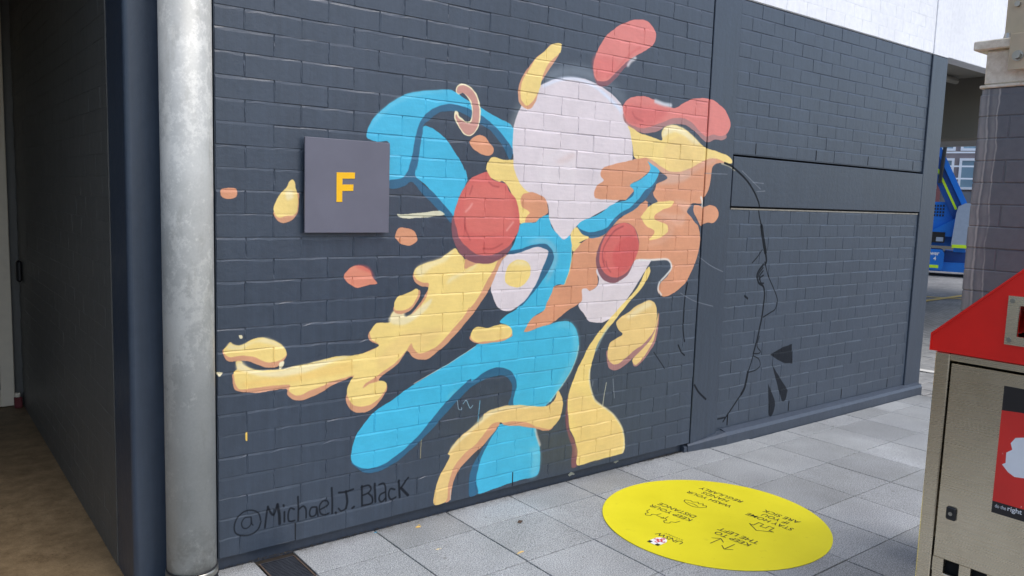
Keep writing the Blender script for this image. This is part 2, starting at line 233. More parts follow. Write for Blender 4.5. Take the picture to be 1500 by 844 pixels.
('P',(243,214,130),0.0,1,[(1.057,1.261),(1.04,1.252),(0.98,1.218),(0.932,1.203),(0.882,1.192),(0.85,1.176),(0.84,1.152),(0.854,1.125),(0.887,1.11),(0.917,1.104),(0.917,1.081),(0.906,1.045),(0.878,1.006),(0.843,0.977),(0.798,0.959),(0.785,0.986),(0.746,0.991),(0.726,0.97),(0.723,0.943),(0.663,0.944),(0.647,0.934),(0.629,0.913),(0.629,0.888),(0.642,0.866),(0.671,0.846),(0.645,0.83),(0.602,0.817),(0.554,0.81),(0.596,0.815),(0.528,0.812),(0.456,0.814),(0.391,0.803),(0.318,0.795),(0.256,0.786),(0.186,0.786),(0.137,0.793),(0.099,0.807),(0.079,0.821),(0.076,0.834),(0.054,0.836),(0.057,0.805),(0.043,0.792),(0.047,0.758),(0.063,0.726),(0.084,0.721),(0.147,0.723),(0.269,0.718),(0.266,0.692),(0.292,0.672),(0.318,0.67),(0.365,0.685),(0.413,0.697),(0.457,0.711),(0.512,0.72),(0.554,0.724),(0.555,0.723),(0.531,0.692),(0.52,0.66),(0.529,0.628),(0.553,0.596),(0.587,0.583),(0.63,0.586),(0.674,0.607),(0.705,0.643),(0.711,0.671),(0.692,0.685),(0.66,0.684),(0.629,0.68),(0.598,0.664),(0.61,0.683),(0.653,0.704),(0.71,0.735),(0.767,0.769),(0.806,0.806),(0.832,0.839),(0.846,0.814),(0.873,0.791),(0.914,0.793),(0.969,0.815),(1.024,0.859),(1.058,0.892),(1.108,0.937),(1.143,0.984),(1.05,0.896),(1.112,0.955),(1.174,1.005),(1.218,1.068),(1.256,1.125),(1.281,1.162),(1.301,1.199),(1.273,1.192),(1.234,1.184),(1.188,1.188),(1.149,1.177),(1.112,1.165),(1.11,1.209),(1.078,1.236)]),
('P',(244,232,190),0.0034,0.75,[(0.078,0.829),(0.104,0.802),(0.147,0.788),(0.196,0.78),(0.297,0.789),(0.391,0.8),(0.528,0.809),(0.456,0.793),(0.349,0.763),(0.246,0.752),(0.157,0.765),(0.099,0.786),(0.059,0.804),(0.057,0.831)]),
('P',(240,228,186),0.0039,0.8,[(0.721,0.943),(0.726,0.97),(0.746,0.991),(0.791,0.981),(0.803,0.96),(0.855,0.982),(0.889,1.01),(0.936,1.034),(0.919,0.998),(0.855,0.951),(0.786,0.925)]),
('P',(244,232,190),0.006,0.6,[(1.046,1.252),(0.98,1.215),(0.885,1.191),(0.845,1.16),(0.88,1.138),(0.933,1.177),(1.005,1.201),(1.028,1.226)]),
('P',(244,232,190),0.0063,0.6,[(1.181,1.187),(1.112,1.151),(1.031,1.128),(1.014,1.097),(1.081,1.131),(1.156,1.161)]),
('P',(234,200,128),0.0099,0.6,[(0.791,0.889),(0.884,0.893),(1.009,0.896),(0.886,0.799),(0.832,0.839),(0.742,0.766),(0.678,0.738),(0.665,0.785)]),
('P',(238,196,110),0.0069,0.5,[(0.147,0.756),(0.297,0.759),(0.456,0.777),(0.539,0.784),(0.54,0.742),(0.402,0.732),(0.246,0.725),(0.099,0.728),(0.07,0.745)]),
('P',(214,156,118),0.0,1,[(0.867,1.078),(0.874,1.052),(0.851,1.013),(0.825,0.989),(0.785,0.974),(0.751,0.981),(0.741,1.009),(0.813,1.025)]),
('P',(243,214,130),0.0,1,[(0.859,1.083),(0.865,1.058),(0.842,1.021),(0.814,0.997),(0.779,0.989),(0.748,0.996),(0.741,1.019),(0.756,1.048),(0.784,1.059),(0.818,1.07)]),
('P',(214,156,118),0.0,1,[(0.004,0.886),(0.01,0.852),(0.033,0.837),(0.076,0.836),(0.114,0.826),(0.147,0.809),(0.181,0.796),(0.216,0.799),(0.246,0.823),(0.256,0.848),(0.196,0.878),(0.052,0.881)]),
('P',(243,214,130),0.0,1,[(0.032,0.912),(0.043,0.903),(0.067,0.897),(0.095,0.908),(0.128,0.919),(0.162,0.92),(0.196,0.908),(0.231,0.888),(0.251,0.865),(0.254,0.843),(0.241,0.83),(0.211,0.818),(0.167,0.823),(0.133,0.841),(0.095,0.854),(0.062,0.857),(0.029,0.853),(0.009,0.87),(0.008,0.888),(0.02,0.901)]),
('P',(244,232,190),0.0049,0.6,[(0.029,0.907),(0.066,0.892),(0.1,0.903),(0.162,0.917),(0.206,0.901),(0.246,0.868),(0.186,0.893),(0.128,0.903),(0.071,0.882),(0.025,0.886)]),
('P',(244,232,190),0.0,1,[(0.224,0.812),(0.245,0.816),(0.239,0.792),(0.227,0.788)]),
('P',(244,232,190),0.0,0.9,[(0.064,0.937),(0.076,0.938),(0.078,0.926),(0.069,0.923)]),
('P',(244,232,190),0.0,0.9,[(-0.022,0.799),(0.003,0.798),(-0.006,0.785),(-0.013,0.784)]),
('P',(40,98,130),0.0,1,[(0.546,0.345),(0.562,0.321),(0.611,0.285),(0.661,0.276),(0.737,0.292),(0.797,0.321),(0.867,0.365),(0.939,0.417),(1.02,0.485),(1.104,0.555),(1.17,0.601),(1.237,0.624),(1.291,0.634),(1.346,0.634),(1.386,0.617),(1.412,0.578),(1.406,0.521),(1.392,0.484),(1.441,0.469),(1.462,0.566),(1.433,0.655),(1.343,0.697),(1.235,0.683),(1.008,0.585),(0.857,0.424),(0.661,0.324)]),
('P',(62,182,216),0.0,1,[(0.544,0.361),(0.548,0.413),(0.569,0.462),(0.601,0.502),(0.657,0.554),(0.741,0.593),(0.826,0.64),(0.986,0.708),(0.903,0.675),(1.034,0.727),(1.186,0.796),(1.193,0.803),(1.269,0.818),(1.37,0.835),(1.375,0.899),(1.475,0.84),(1.557,0.853),(1.659,0.869),(1.746,0.877),(1.802,0.855),(1.836,0.805),(1.85,0.742),(1.839,0.68),(1.806,0.615),(1.755,0.552),(1.712,0.509),(1.645,0.444),(1.525,0.457),(1.425,0.476),(1.439,0.563),(1.433,0.609),(1.401,0.652),(1.344,0.674),(1.289,0.677),(1.236,0.66),(1.169,0.627),(1.16,0.639),(1.074,0.584),(0.992,0.515),(0.92,0.446),(0.858,0.392),(0.78,0.342),(0.72,0.313),(0.661,0.299),(0.603,0.306),(0.561,0.329)]),
('P',(110,200,222),0.0101,0.55,[(1.747,0.874),(1.802,0.852),(1.836,0.805),(1.848,0.742),(1.837,0.681),(1.78,0.59),(1.695,0.504),(1.727,0.575),(1.802,0.684),(1.806,0.773),(1.785,0.829),(1.677,0.851)]),
('S',(205,220,205),0.0017,0.8,[(1.848,0.738),(1.837,0.677),(1.804,0.611),(1.753,0.548),(1.711,0.508),(1.645,0.446)],0.0053),
('S',(190,200,170),0.0057,0.5,[(1.032,0.565),(1.053,0.581),(1.081,0.596)],0.0045),
('S',(225,205,190),0.0,0.8,[(0.849,0.654),(0.944,0.691),(1.035,0.725),(1.186,0.795)],0.0029),
('P',(214,156,118),0.0,1,[(1.149,0.839),(1.163,0.82),(1.201,0.805),(1.277,0.803),(1.355,0.808),(1.402,0.828),(1.385,0.855),(1.169,0.859)]),
('P',(243,214,130),0.0,1,[(1.156,0.857),(1.176,0.883),(1.213,0.885),(1.251,0.878),(1.305,0.886),(1.352,0.888),(1.392,0.867),(1.401,0.841),(1.378,0.82),(1.308,0.813),(1.246,0.812),(1.193,0.814),(1.162,0.832)]),
('P',(234,200,128),0.0067,0.5,[(1.184,0.864),(1.306,0.861),(1.385,0.849),(1.362,0.822),(1.23,0.82),(1.177,0.828)]),
('P',(62,182,216),0.0,1,[(1.34,0.39),(1.446,0.378),(1.567,0.348),(1.582,0.293),(1.605,0.232),(1.612,0.158),(1.601,0.086),(1.539,0.078),(1.439,0.076),(1.333,0.067),(1.221,0.063),(1.208,0.131),(1.217,0.191),(1.242,0.256),(1.277,0.311),(1.313,0.36)]),
('P',(40,98,130),0.0,1,[(1.336,0.383),(1.277,0.331),(1.224,0.263),(1.179,0.198),(1.167,0.139),(1.172,0.06),(1.223,0.065),(1.21,0.131),(1.219,0.191),(1.244,0.255),(1.279,0.311),(1.318,0.359)]),
('P',(120,200,220),0.0099,0.55,[(1.542,0.227),(1.598,0.234),(1.61,0.158),(1.599,0.088),(1.548,0.084),(1.56,0.159)]),
('S',(215,215,205),0.0049,0.8,[(1.572,0.327),(1.591,0.275),(1.607,0.24)],0.0103),
('P',(214,156,118),0.0,1,[(1.344,0.397),(1.317,0.365),(1.252,0.306),(1.205,0.276),(1.119,0.215),(1.077,0.149),(1.061,0.068),(1.03,0.063),(1.074,0.218),(1.203,0.331),(1.311,0.414)]),
('P',(214,156,118),0.0,1,[(1.358,0.403),(1.445,0.394),(1.566,0.36),(1.692,0.329),(1.672,0.31),(1.63,0.313),(1.578,0.332),(1.466,0.363),(1.369,0.382)]),
('P',(234,200,128),0.0,1,[(0.973,0.061),(0.976,0.132),(0.997,0.188),(1.03,0.241),(1.055,0.281),(1.044,0.294),(1.07,0.331),(1.113,0.365),(1.174,0.4),(1.236,0.429),(1.245,0.454),(1.29,0.471),(1.384,0.479),(1.482,0.468),(1.582,0.447),(1.655,0.444),(1.695,0.469),(1.716,0.511),(1.736,0.49),(1.756,0.438),(1.742,0.374),(1.704,0.331),(1.669,0.317),(1.588,0.339),(1.526,0.369),(1.446,0.391),(1.368,0.396),(1.33,0.403),(1.293,0.397),(1.239,0.347),(1.195,0.31),(1.133,0.275),(1.091,0.237),(1.066,0.197),(1.05,0.147),(1.038,0.067)]),
('P',(244,232,190),0.0045,0.6,[(1.245,0.45),(1.29,0.467),(1.384,0.475),(1.482,0.464),(1.583,0.444),(1.482,0.452),(1.366,0.46),(1.291,0.444),(1.237,0.417),(1.157,0.369),(1.071,0.316),(1.05,0.293),(1.07,0.331),(1.174,0.397)]),
('S',(70,80,97),0.0,0.9,[(1.644,0.445),(1.675,0.457),(1.684,0.472)],0.0087),
('P',(218,152,114),0.0,1,[(-0.002,1.485),(0.01,1.498),(0.054,1.501),(0.061,1.484),(0.054,1.465),(0.026,1.458),(0.004,1.468)]),
('P',(214,156,118),0.0,1,[(0.299,1.491),(0.305,1.444),(0.296,1.404),(0.268,1.377),(0.24,1.369),(0.216,1.38),(0.201,1.409),(0.219,1.423)]),
('P',(243,214,130),0.0,1,[(0.278,1.542),(0.288,1.531),(0.292,1.511),(0.301,1.478),(0.299,1.431),(0.289,1.403),(0.254,1.397),(0.219,1.393),(0.202,1.416),(0.207,1.442),(0.226,1.482),(0.254,1.51),(0.267,1.533)]),
('P',(244,232,190),0.0049,0.7,[(0.254,1.496),(0.281,1.494),(0.278,1.467),(0.254,1.463)]),
('P',(222,140,112),0.0,1,[(0.502,1.153),(0.532,1.185),(0.577,1.194),(0.622,1.173),(0.64,1.136),(0.658,1.116),(0.623,1.11),(0.566,1.1),(0.521,1.122)]),
('P',(210,100,90),0.0037,0.6,[(0.554,1.19),(0.599,1.191),(0.634,1.162),(0.646,1.123),(0.628,1.157)]),
('P',(218,152,114),0.0,1,[(0.742,1.321),(0.756,1.349),(0.786,1.355),(0.829,1.344),(0.848,1.32),(0.854,1.299),(0.837,1.283),(0.806,1.274),(0.77,1.284),(0.748,1.305)]),
('P',(226,222,190),0.0,0.9,[(0.749,1.412),(0.773,1.412),(0.858,1.419),(0.965,1.43),(0.993,1.413),(0.94,1.404),(0.865,1.397),(0.798,1.394),(0.761,1.399)]),
('P',(240,200,90),0.0,1,[(0.088,0.548),(0.094,0.547),(0.094,0.515),(0.088,0.516)]),
('P',(132,82,90),0.0,1,[(1.047,1.413),(1.032,1.38),(1.037,1.325),(1.058,1.27),(1.096,1.225),(1.145,1.198),(1.215,1.185),(1.271,1.19),(1.335,1.217),(1.386,1.275),(1.351,1.371),(1.137,1.426)]),
('P',(212,104,96),0.0,1,[(1.221,1.615),(1.173,1.599),(1.126,1.575),(1.087,1.524),(1.062,1.474),(1.045,1.424),(1.05,1.381),(1.062,1.347),(1.073,1.314),(1.108,1.275),(1.157,1.241),(1.213,1.224),(1.27,1.227),(1.327,1.247),(1.377,1.278),(1.412,1.325),(1.427,1.372),(1.42,1.43),(1.398,1.494),(1.356,1.53),(1.336,1.561),(1.293,1.571),(1.25,1.583)]),
('P',(220,122,108),0.0129,0.5,[(1.134,1.548),(1.308,1.554),(1.368,1.487),(1.394,1.401),(1.316,1.336),(1.14,1.336),(1.097,1.414)]),
('S',(160,66,66),0.0014,0.7,[(1.142,1.548),(1.134,1.526),(1.127,1.506)],0.0058),
('S',(160,66,66),0.0014,0.7,[(1.233,1.569),(1.258,1.552),(1.294,1.548)],0.006),
('S',(160,66,66),0.0014,0.7,[(1.104,1.398),(1.109,1.353),(1.138,1.297)],0.0058),
('S',(160,66,66),0.0015,0.7,[(1.212,1.257),(1.269,1.256),(1.326,1.279)],0.0061),
('S',(232,160,150),0.0014,0.8,[(1.143,1.465),(1.127,1.445),(1.107,1.428)],0.0087),
('S',(232,160,150),0.0015,0.8,[(1.387,1.382),(1.366,1.36),(1.349,1.342)],0.0093),
('S',(196,190,160),0.0021,0.8,[(2.944,1.743),(3.013,1.733),(3.076,1.71)],0.0089),
('S',(22,25,30),0.0,0.95,[(2.971,1.747),(3.039,1.732),(3.134,1.69),(3.217,1.642),(3.286,1.583),(3.333,1.527),(3.353,1.488)],0.0138),
('S',(22,25,30),0.0,0.95,[(3.355,1.488),(3.367,1.44),(3.399,1.372)],0.0115),
('S',(22,25,30),0.0,0.95,[(3.399,1.372),(3.423,1.304),(3.44,1.255),(3.462,1.205)],0.0293),
('S',(22,25,30),0.0,0.95,[(3.462,1.205),(3.479,1.15),(3.468,1.125)],0.0178),
('S',(22,25,30),0.0,0.9,[(3.424,1.22),(3.38,1.177),(3.327,1.139)],0.0087),
('S',(22,25,30),0.0,0.95,[(3.462,1.14),(3.513,1.046),(3.584,0.958),(3.63,0.883),(3.612,0.826),(3.565,0.807),(3.484,0.78)],0.0091),
('S',(22,25,30),0.0,0.95,[(3.449,1.126),(3.402,1.085),(3.388,1.051),(3.411,1.008),(3.461,0.984),(3.482,0.941),(3.48,0.877),(3.471,0.791),(3.455,0.721),(3.434,0.636),(3.404,0.546)],0.0149),
('S',(22,25,30),0.0,0.9,[(3.447,1.105),(3.409,1.071),(3.402,1.047)],0.0118),
('S',(22,25,30),0.0,0.9,[(3.45,1.084),(3.42,1.057),(3.413,1.029)],0.0118),
('S',(22,25,30),0.0,0.9,[(3.457,1.055),(3.422,1.038),(3.435,1.007),(3.463,1.003)],0.0119),
('S',(22,25,30),0.0,0.95,[(3.455,0.656),(3.439,0.593),(3.481,0.553),(3.459,0.542),(3.404,0.546)],0.0075),
('S',(22,25,30),0.0,0.95,[(3.406,0.531),(3.468,0.503),(3.487,0.458),(3.44,0.434),(3.37,0.427)],0.0075),
('S',(22,25,30),0.0,0.95,[(3.405,0.538),(3.377,0.469),(3.358,0.428)],0.0104),
('S',(22,25,30),0.0,0.95,[(3.358,0.428),(3.334,0.33),(3.304,0.291)],0.0208),
('S',(22,25,30),0.0,0.95,[(3.304,0.291),(3.262,0.253),(3.18,0.179),(3.131,0.134)],0.0117),
('P',(24,27,33),0.0,0.9,[(3.591,0.52),(3.591,0.52),(3.707,0.554),(3.837,0.572),(3.837,0.572),(3.86,0.434),(3.86,0.434),(3.744,0.453)]),
('P',(24,27,33),0.0,0.9,[(3.619,0.451),(3.619,0.451),(3.732,0.342),(3.825,0.252),(3.825,0.252),(3.803,0.182),(3.764,0.187),(3.699,0.301)]),
('P',(24,27,33),0.0,0.9,[(3.59,0.324),(3.59,0.324),(3.688,0.182),(3.661,0.095),(3.622,0.108),(3.61,0.192)]),
('S',(22,25,30),0.0,0.9,[(3.272,0.93),(3.302,0.912)],0.0144),
('S',(22,25,30),0.0,0.9,[(3.076,0.159),(3.149,0.158)],0.0115),
('S',(22,25,30),0.0,0.95,[(2.694,1.037),(2.682,0.966),(2.676,0.858),(2.681,0.762),(2.7,0.688)],0.0102),
('S',(22,25,30),0.0,0.9,[(2.644,0.671),(2.674,0.629),(2.707,0.604)],0.0103),
('S',(22,25,30),0.0,0.8,[(2.436,0.648),(2.536,0.543)],0.0074),
('S',(22,25,30),0.0,0.9,[(2.813,0.411),(2.856,0.362),(2.928,0.309)],0.0135),
('S',(130,138,150),0.0,0.5,[(2.781,1.19),(2.899,1.133),(3.019,1.093)],0.0064),
('S',(130,138,150),0.0,0.5,[(2.636,0.98),(2.767,0.926),(2.941,0.885)],0.0062),
('S',(130,138,150),0.0,0.5,[(2.801,1.679),(3.001,1.682)],0.0062),
('S',(130,138,150),0.0,0.5,[(3.148,1.709),(3.247,1.657),(3.348,1.604)],0.0067),
('S',(130,138,150),0.0,0.5,[(3.264,1.644),(3.376,1.641)],0.0068),
('S',(130,138,150),0.0,0.5,[(3.31,1.588),(3.398,1.594)],0.0069),
('S',(120,195,225),0.0,0.75,[(1.219,0.526),(1.215,0.474),(1.211,0.425)],0.0045),
('S',(150,180,200),0.0,0.75,[(1.089,0.543),(1.097,0.502),(1.113,0.497),(1.113,0.507)],0.0043),
('S',(150,190,210),0.0,0.75,[(1.121,0.524),(1.139,0.538),(1.153,0.512),(1.164,0.497),(1.178,0.509)],0.0044),
('S',(200,200,180),0.0,0.75,[(2.067,0.514),(2.052,0.435),(2.047,0.391)],0.0054),
('S',(130,140,150),0.0,0.75,[(2.117,0.529),(2.134,0.42)],0.0055),
('S',(180,170,130),0.0,0.75,[(0.896,0.385),(0.893,0.338),(0.892,0.298)],0.0041),
('S',(130,140,150),0.0,0.75,[(1.964,0.535),(1.963,0.507)],0.0053),
('S',(210,200,190),0.0,0.75,[(1.062,0.115),(1.062,0.066)],0.0044),
('S',(27,30,36),0.0,0.92,[(0.148,0.175),(0.139,0.207),(0.111,0.226),(0.079,0.226),(0.053,0.205),(0.042,0.175),(0.047,0.146),(0.073,0.129),(0.111,0.126),(0.137,0.141),(0.149,0.169)],0.0059),
('S',(27,30,36),0.0,0.92,[(0.108,0.198),(0.084,0.2),(0.071,0.182),(0.076,0.161),(0.092,0.155),(0.108,0.168),(0.109,0.198),(0.112,0.169),(0.117,0.162)],0.0048),
('S',(27,30,36),0.0,0.92,[(0.165,0.14),(0.169,0.173),(0.177,0.227)],0.0082),
('S',(27,30,36),0.0,0.92,[(0.177,0.224),(0.199,0.186),(0.217,0.229)],0.0083),
('S',(27,30,36),0.0,0.92,[(0.217,0.226),(0.224,0.183),(0.226,0.143)],0.0123),
('S',(27,30,36),0.0,0.92,[(0.246,0.189),(0.246,0.147)],0.0084),
('S',(27,30,36),0.0,0.92,[(0.242,0.219),(0.244,0.213)],0.0084),
('S',(27,30,36),0.0,0.92,[(0.288,0.191),(0.271,0.199),(0.262,0.174),(0.266,0.145),(0.29,0.142)],0.0074),
('S',(27,30,36),0.0,0.92,[(0.304,0.241),(0.306,0.192),(0.305,0.138)],0.008),
('S',(27,30,36),0.0,0.92,[(0.308,0.186),(0.327,0.196),(0.339,0.179),(0.34,0.142)],0.0075),
('S',(27,30,36),0.0,0.92,[(0.386,0.179),(0.363,0.181),(0.355,0.159),(0.363,0.142),(0.383,0.147),(0.387,0.177),(0.393,0.139)],0.0076),
('S',(27,30,36),0.0,0.92,[(0.402,0.164),(0.439,0.177),(0.433,0.196),(0.413,0.198),(0.399,0.178),(0.404,0.148),(0.422,0.137),(0.443,0.139)],0.0071),
('S',(27,30,36),0.0,0.92,[(0.455,0.248),(0.458,0.188),(0.458,0.134)],0.0089),
('S',(27,30,36),0.0,0.92,[(0.474,0.135),(0.476,0.131)],0.0096),
('S',(27,30,36),0.0,0.92,[(0.488,0.22),(0.521,0.217),(0.556,0.221)],0.0091),
('S',(27,30,36),0.0,0.92,[(0.521,0.219),(0.528,0.173),(0.522,0.142)],0.0103),
('S',(27,30,36),0.0,0.92,[(0.522,0.142),(0.501,0.135),(0.487,0.15)],0.0073),
('S',(27,30,36),0.0,0.92,[(0.552,0.137),(0.56,0.141)],0.0104),
('S',(27,30,36),0.0,0.92,[(0.597,0.227),(0.598,0.182),(0.599,0.137)],0.0093),
('S',(27,30,36),0.0,0.92,[(0.594,0.222),(0.629,0.224),(0.642,0.206),(0.629,0.19),(0.6,0.184)],0.0081),
('S',(27,30,36),0.0,0.92,[(0.629,0.187),(0.647,0.166),(0.645,0.139),(0.601,0.138)],0.0081),
('S',(27,30,36),0.0,0.92,[(0.66,0.225),(0.664,0.141)],0.0101),
('S',(27,30,36),0.0,0.92,[(0.681,0.216),(0.704,0.218),(0.713,0.2),(0.715,0.166),(0.717,0.134)],0.0083),
('S',(27,30,36),0.0,0.92,[(0.711,0.176),(0.688,0.169),(0.682,0.149),(0.695,0.134),(0.715,0.148)],0.0083),
('S',(27,30,36),0.0,0.92,[(0.761,0.178),(0.738,0.185),(0.73,0.16),(0.742,0.136),(0.767,0.141)],0.0084),
('S',(27,30,36),0.0,0.92,[(0.781,0.216),(0.787,0.136)],0.0111),
('S',(27,30,36),0.0,0.92,[(0.829,0.22),(0.792,0.178)],0.0092),
('S',(27,30,36),0.0,0.92,[(0.793,0.178),(0.83,0.137)],0.0131)]

IX0, IX1, IZ0, IZ1, PX = -0.12, 4.36, 0.0, 2.74, 0.002
IW, IH = int(round((IX1 - IX0) / PX)), int(round((IZ1 - IZ0) / PX))
def spline(pts, closed, n=5):
    P = np.array(pts, float)
    N = len(P)
    out = []
    rng = range(N) if closed else range(N - 1)
    for i in rng:
        if closed:
            a, b, c, d = P[(i - 1) % N], P[i], P[(i + 1) % N], P[(i + 2) % N]
        else:
            a, b, c, d = P[max(i - 1, 0)], P[i], P[i + 1], P[min(i + 2, N - 1)]
        lb = np.hypot(*(c - b))
        t1 = (c - a) * 0.5
        t2 = (d - b) * 0.5
        for t, lim in ((t1, lb), (t2, lb)):
            l = np.hypot(*t)
            if l > lim and l > 0:
                t *= lim / l
        for k in range(n):
            s = k / n
            h = (2 * s**3 - 3 * s**2 + 1, s**3 - 2 * s**2 + s, -2 * s**3 + 3 * s**2, s**3 - s**2)
            out.append(h[0] * b + h[1] * t1 + h[2] * c + h[3] * t2)
    if not closed:
        out.append(P[-1])
    return np.array(out)

def blur(a, r):
    r = int(max(1, round(r)))
    for ax in (0, 1):
        for _ in range(2):
            pad = [(0, 0), (0, 0)]
            pad[ax] = (r + 1, r)
            c = np.cumsum(np.pad(a, pad, mode='edge'), axis=ax)
            n = a.shape[ax]
            hi = np.take(c, range(2 * r + 1, 2 * r + 1 + n), axis=ax)
            lo = np.take(c, range(0, n), axis=ax)
            a = (hi - lo) / (2 * r + 1)
    return a

def raster_mural():
    rng = np.random.default_rng(5)
    rgb = np.zeros((IH, IW, 3), np.float32)
    alp = np.zeros((IH, IW), np.float32)
    # slow brush wobble shared by all outlines
    for item in MURAL:
        kind, col, feather, a, pts = item[:5]
        pts = [((x - IX0) / PX, (z - IZ0) / PX) for x, z in pts]
        f = feather / PX
        wid = item[5] / PX if kind == 'S' else 0
        P = spline(pts, kind == 'P')
        if kind == 'P':
            ph = rng.uniform(0, 6.28, 4)
            ar = np.cumsum(np.r_[0, np.hypot(*np.diff(P, axis=0).T)])
            P = P + np.c_[np.sin(ar / 9 + ph[0]) + .6 * np.sin(ar / 3.1 + ph[1]), np.sin(ar / 8 + ph[2]) + .6 * np.sin(ar / 3.7 + ph[3])] * 0.45
        pad = int(2 * f + wid / 2 + 4)
        x0 = max(0, int(P[:, 0].min()) - pad); x1 = min(IW, int(P[:, 0].max()) + pad + 1)
        y0 = max(0, int(P[:, 1].min()) - pad); y1 = min(IH, int(P[:, 1].max()) + pad + 1)
        if x1 <= x0 or y1 <= y0:
            continue
        if kind == 'P':
            cov = np.zeros((y1 - y0, x1 - x0), np.float32)
            Q = np.roll(P, -1, axis=0)
            for sub in (0.25, 0.75):
                for r in range(y1 - y0):
                    yy = y0 + r + sub
                    msk = (P[:, 1] <= yy) != (Q[:, 1] <= yy)
                    if not msk.any():
                        continue
                    A, B = P[msk], Q[msk]
                    xs = np.sort(A[:, 0] + (yy - A[:, 1]) / (B[:, 1] - A[:, 1]) * (B[:, 0] - A[:, 0])) - x0
                    for i in range(0, len(xs) - 1, 2):
                        u, v = max(xs[i], 0), min(xs[i + 1], x1 - x0)
                        if v <= u:
                            continue
                        iu, iv = int(u), int(v)
                        if iu == iv:
                            cov[r, min(iu, cov.shape[1] - 1)] += (v - u) * .5
                        else:
                            cov[r, iu] += (iu + 1 - u) * .5
                            cov[r, iu + 1:iv] += .5
                            if iv < cov.shape[1]:
                                cov[r, iv] += (v - iv) * .5
        else:
            gx, gy = np.meshgrid(np.arange(x0, x1) + .5, np.arange(y0, y1) + .5)
            d = np.full(gx.shape, 1e9)
            for (ax, ay), (bx, by) in zip(P[:-1], P[1:]):
                vx, vy = bx - ax, by - ay
                L = vx * vx + vy * vy + 1e-9
                t = np.clip(((gx - ax) * vx + (gy - ay) * vy) / L, 0, 1)
                d = np.minimum(d, np.hypot(gx - ax - t * vx, gy - ay - t * vy))
            cov = np.clip(wid / 2 - d + .5, 0, 1).astype(np.float32)
        cov = np.clip(cov, 0, 1)
        if f > 0.6:
            cov = blur(cov, f)
        cov = cov * a
        c = np.array(col, np.float32) / 255
        R, A = rgb[y0:y1, x0:x1], alp[y0:y1, x0:x1]
        na = cov + A * (1 - cov)
        R[:] = np.where(na[..., None] > 1e-4, (c * cov[..., None] + R * (A * (1 - cov))[..., None]) / np.maximum(na, 1e-4)[..., None], R)
        A[:] = na
    img = bpy.data.images.new('mural_paint', IW, IH, alpha=True)
    img.alpha_mode = 'CHANNEL_PACKED'
    buf = np.concatenate([rgb, alp[..., None]], -1).astype(np.float32)
    img.pixels.foreach_set(buf.ravel())
    img.update()
    img.pack()
    return img
MURAL_IMG = raster_mural()

def wall_paint(name, rgb, mural=True, rough=0.5, spec=0.6):
    k = Mat(name)
    c = lin(rgb)
    n1 = k.noise(1.3, 5)
    n2 = k.noise(26, 4)
    col = k.ramp(n1, tuple(v * 0.86 for v in c), tuple(v * 1.12 for v in c))
    col = k.mix(0.5, col, k.ramp(n2, tuple(v * 0.88 for v in c), tuple(v * 1.1 for v in c)))
    # rain streaks and handling marks
    drp = k.noise(13, 5, 0.7, stretch=(2.6, 2.6, 0.16))
    lo, hi = (0.96, 1.01) if rgb[0] > 200 else (0.86, 1.10)
    col = k.mix(1.0, col, k.ramp(drp, (lo, lo, lo), (hi, hi, hi), 0.34, 0.68), 'MULTIPLY')
    if mural:
        uv = k.node('ShaderNodeUVMap', uv_map='wall')
        t = k.node('ShaderNodeTexImage', image=MURAL_IMG, extension='CLIP', interpolation='Cubic')
        k.link(uv.outputs[0], t.inputs[0])
        # thin paint: tone shifts and patchy hiding power
        n3 = k.noise(7, 5, 0.6)
        tone = k.ramp(n3, (0.88, 0.88, 0.88), (1.05, 1.05, 1.05), 0.25, 0.75)
        pc = k.mix(1.0, t.outputs[0], tone, 'MULTIPLY')
        br = k.noise(34, 4, 0.65, stretch=(0.35, 1, 2.2))
        pc = k.mix(1.0, pc, k.ramp(br, (0.95, 0.95, 0.955), (1.035, 1.035, 1.03), 0.3, 0.7), 'MULTIPLY')
        fl = k.ramp(k.noise(55, 6, 0.75), (1, 1, 1), (0.55, 0.56, 0.58), 0.70, 0.76)
        pc = k.mix(1.0, pc, fl, 'MULTIPLY')
        col = k.mix(t.outputs[1], col, pc)
        # the black line work is flat matt paint
        lum = k.node('ShaderNodeRGBToBW')
        k.link(t.outputs[0], lum.inputs[0])
        dk = k.node('ShaderNodeMapRange')
        for i_, v_ in ((1, 0.01), (2, 0.05), (3, 1.0), (4, 0.0)):
            dk.inputs[i_].default_value = v_
        k.link(lum.outputs[0], dk.inputs[0])
        mm = k.node('ShaderNodeMath', operation='MULTIPLY')
        k.link(dk.outputs[0], mm.inputs[0]); k.link(t.outputs[1], mm.inputs[1])
        sp_ = k.node('ShaderNodeMapRange')
        sp_.inputs[3].default_value = 0.68; sp_.inputs[4].default_value = 0.06
        k.link(mm.outputs[0], sp_.inputs[0])
        k.link(sp_.outputs[0], k.b.inputs['Specular IOR Level'])
    # pale scuffs and chalky dust
    sc = k.noise(60, 6, 0.7, stretch=(1, 1, 0.35))
    scf = k.ramp(sc, (0, 0, 0), (1, 1, 1), 0.66, 0.76)
    big = k.ramp(k.noise(2.2, 3), (0, 0, 0), (1, 1, 1), 0.5, 0.75)
    msk = k.mix(1.0, scf, big, 'MULTIPLY')
    col = k.mix(k.mix(1.0, msk, (0.35, 0.35, 0.35), 'MULTIPLY'), col, (0.30, 0.32, 0.35))
    rr = k.node('ShaderNodeMapRange')
    rr.inputs[3].default_value = rough - 0.06
    rr.inputs[4].default_value = rough + 0.08
    k.link(n2, rr.inputs[0])
    nm = k.bump(k.noise(320, 3, 0.6), 0.16, 0.001)
    nm = k.bump(k.noise(38, 4, 0.6), 0.4, 0.003, nm)
    return k.done(col, rr.outputs[0], 0, spec, nm)

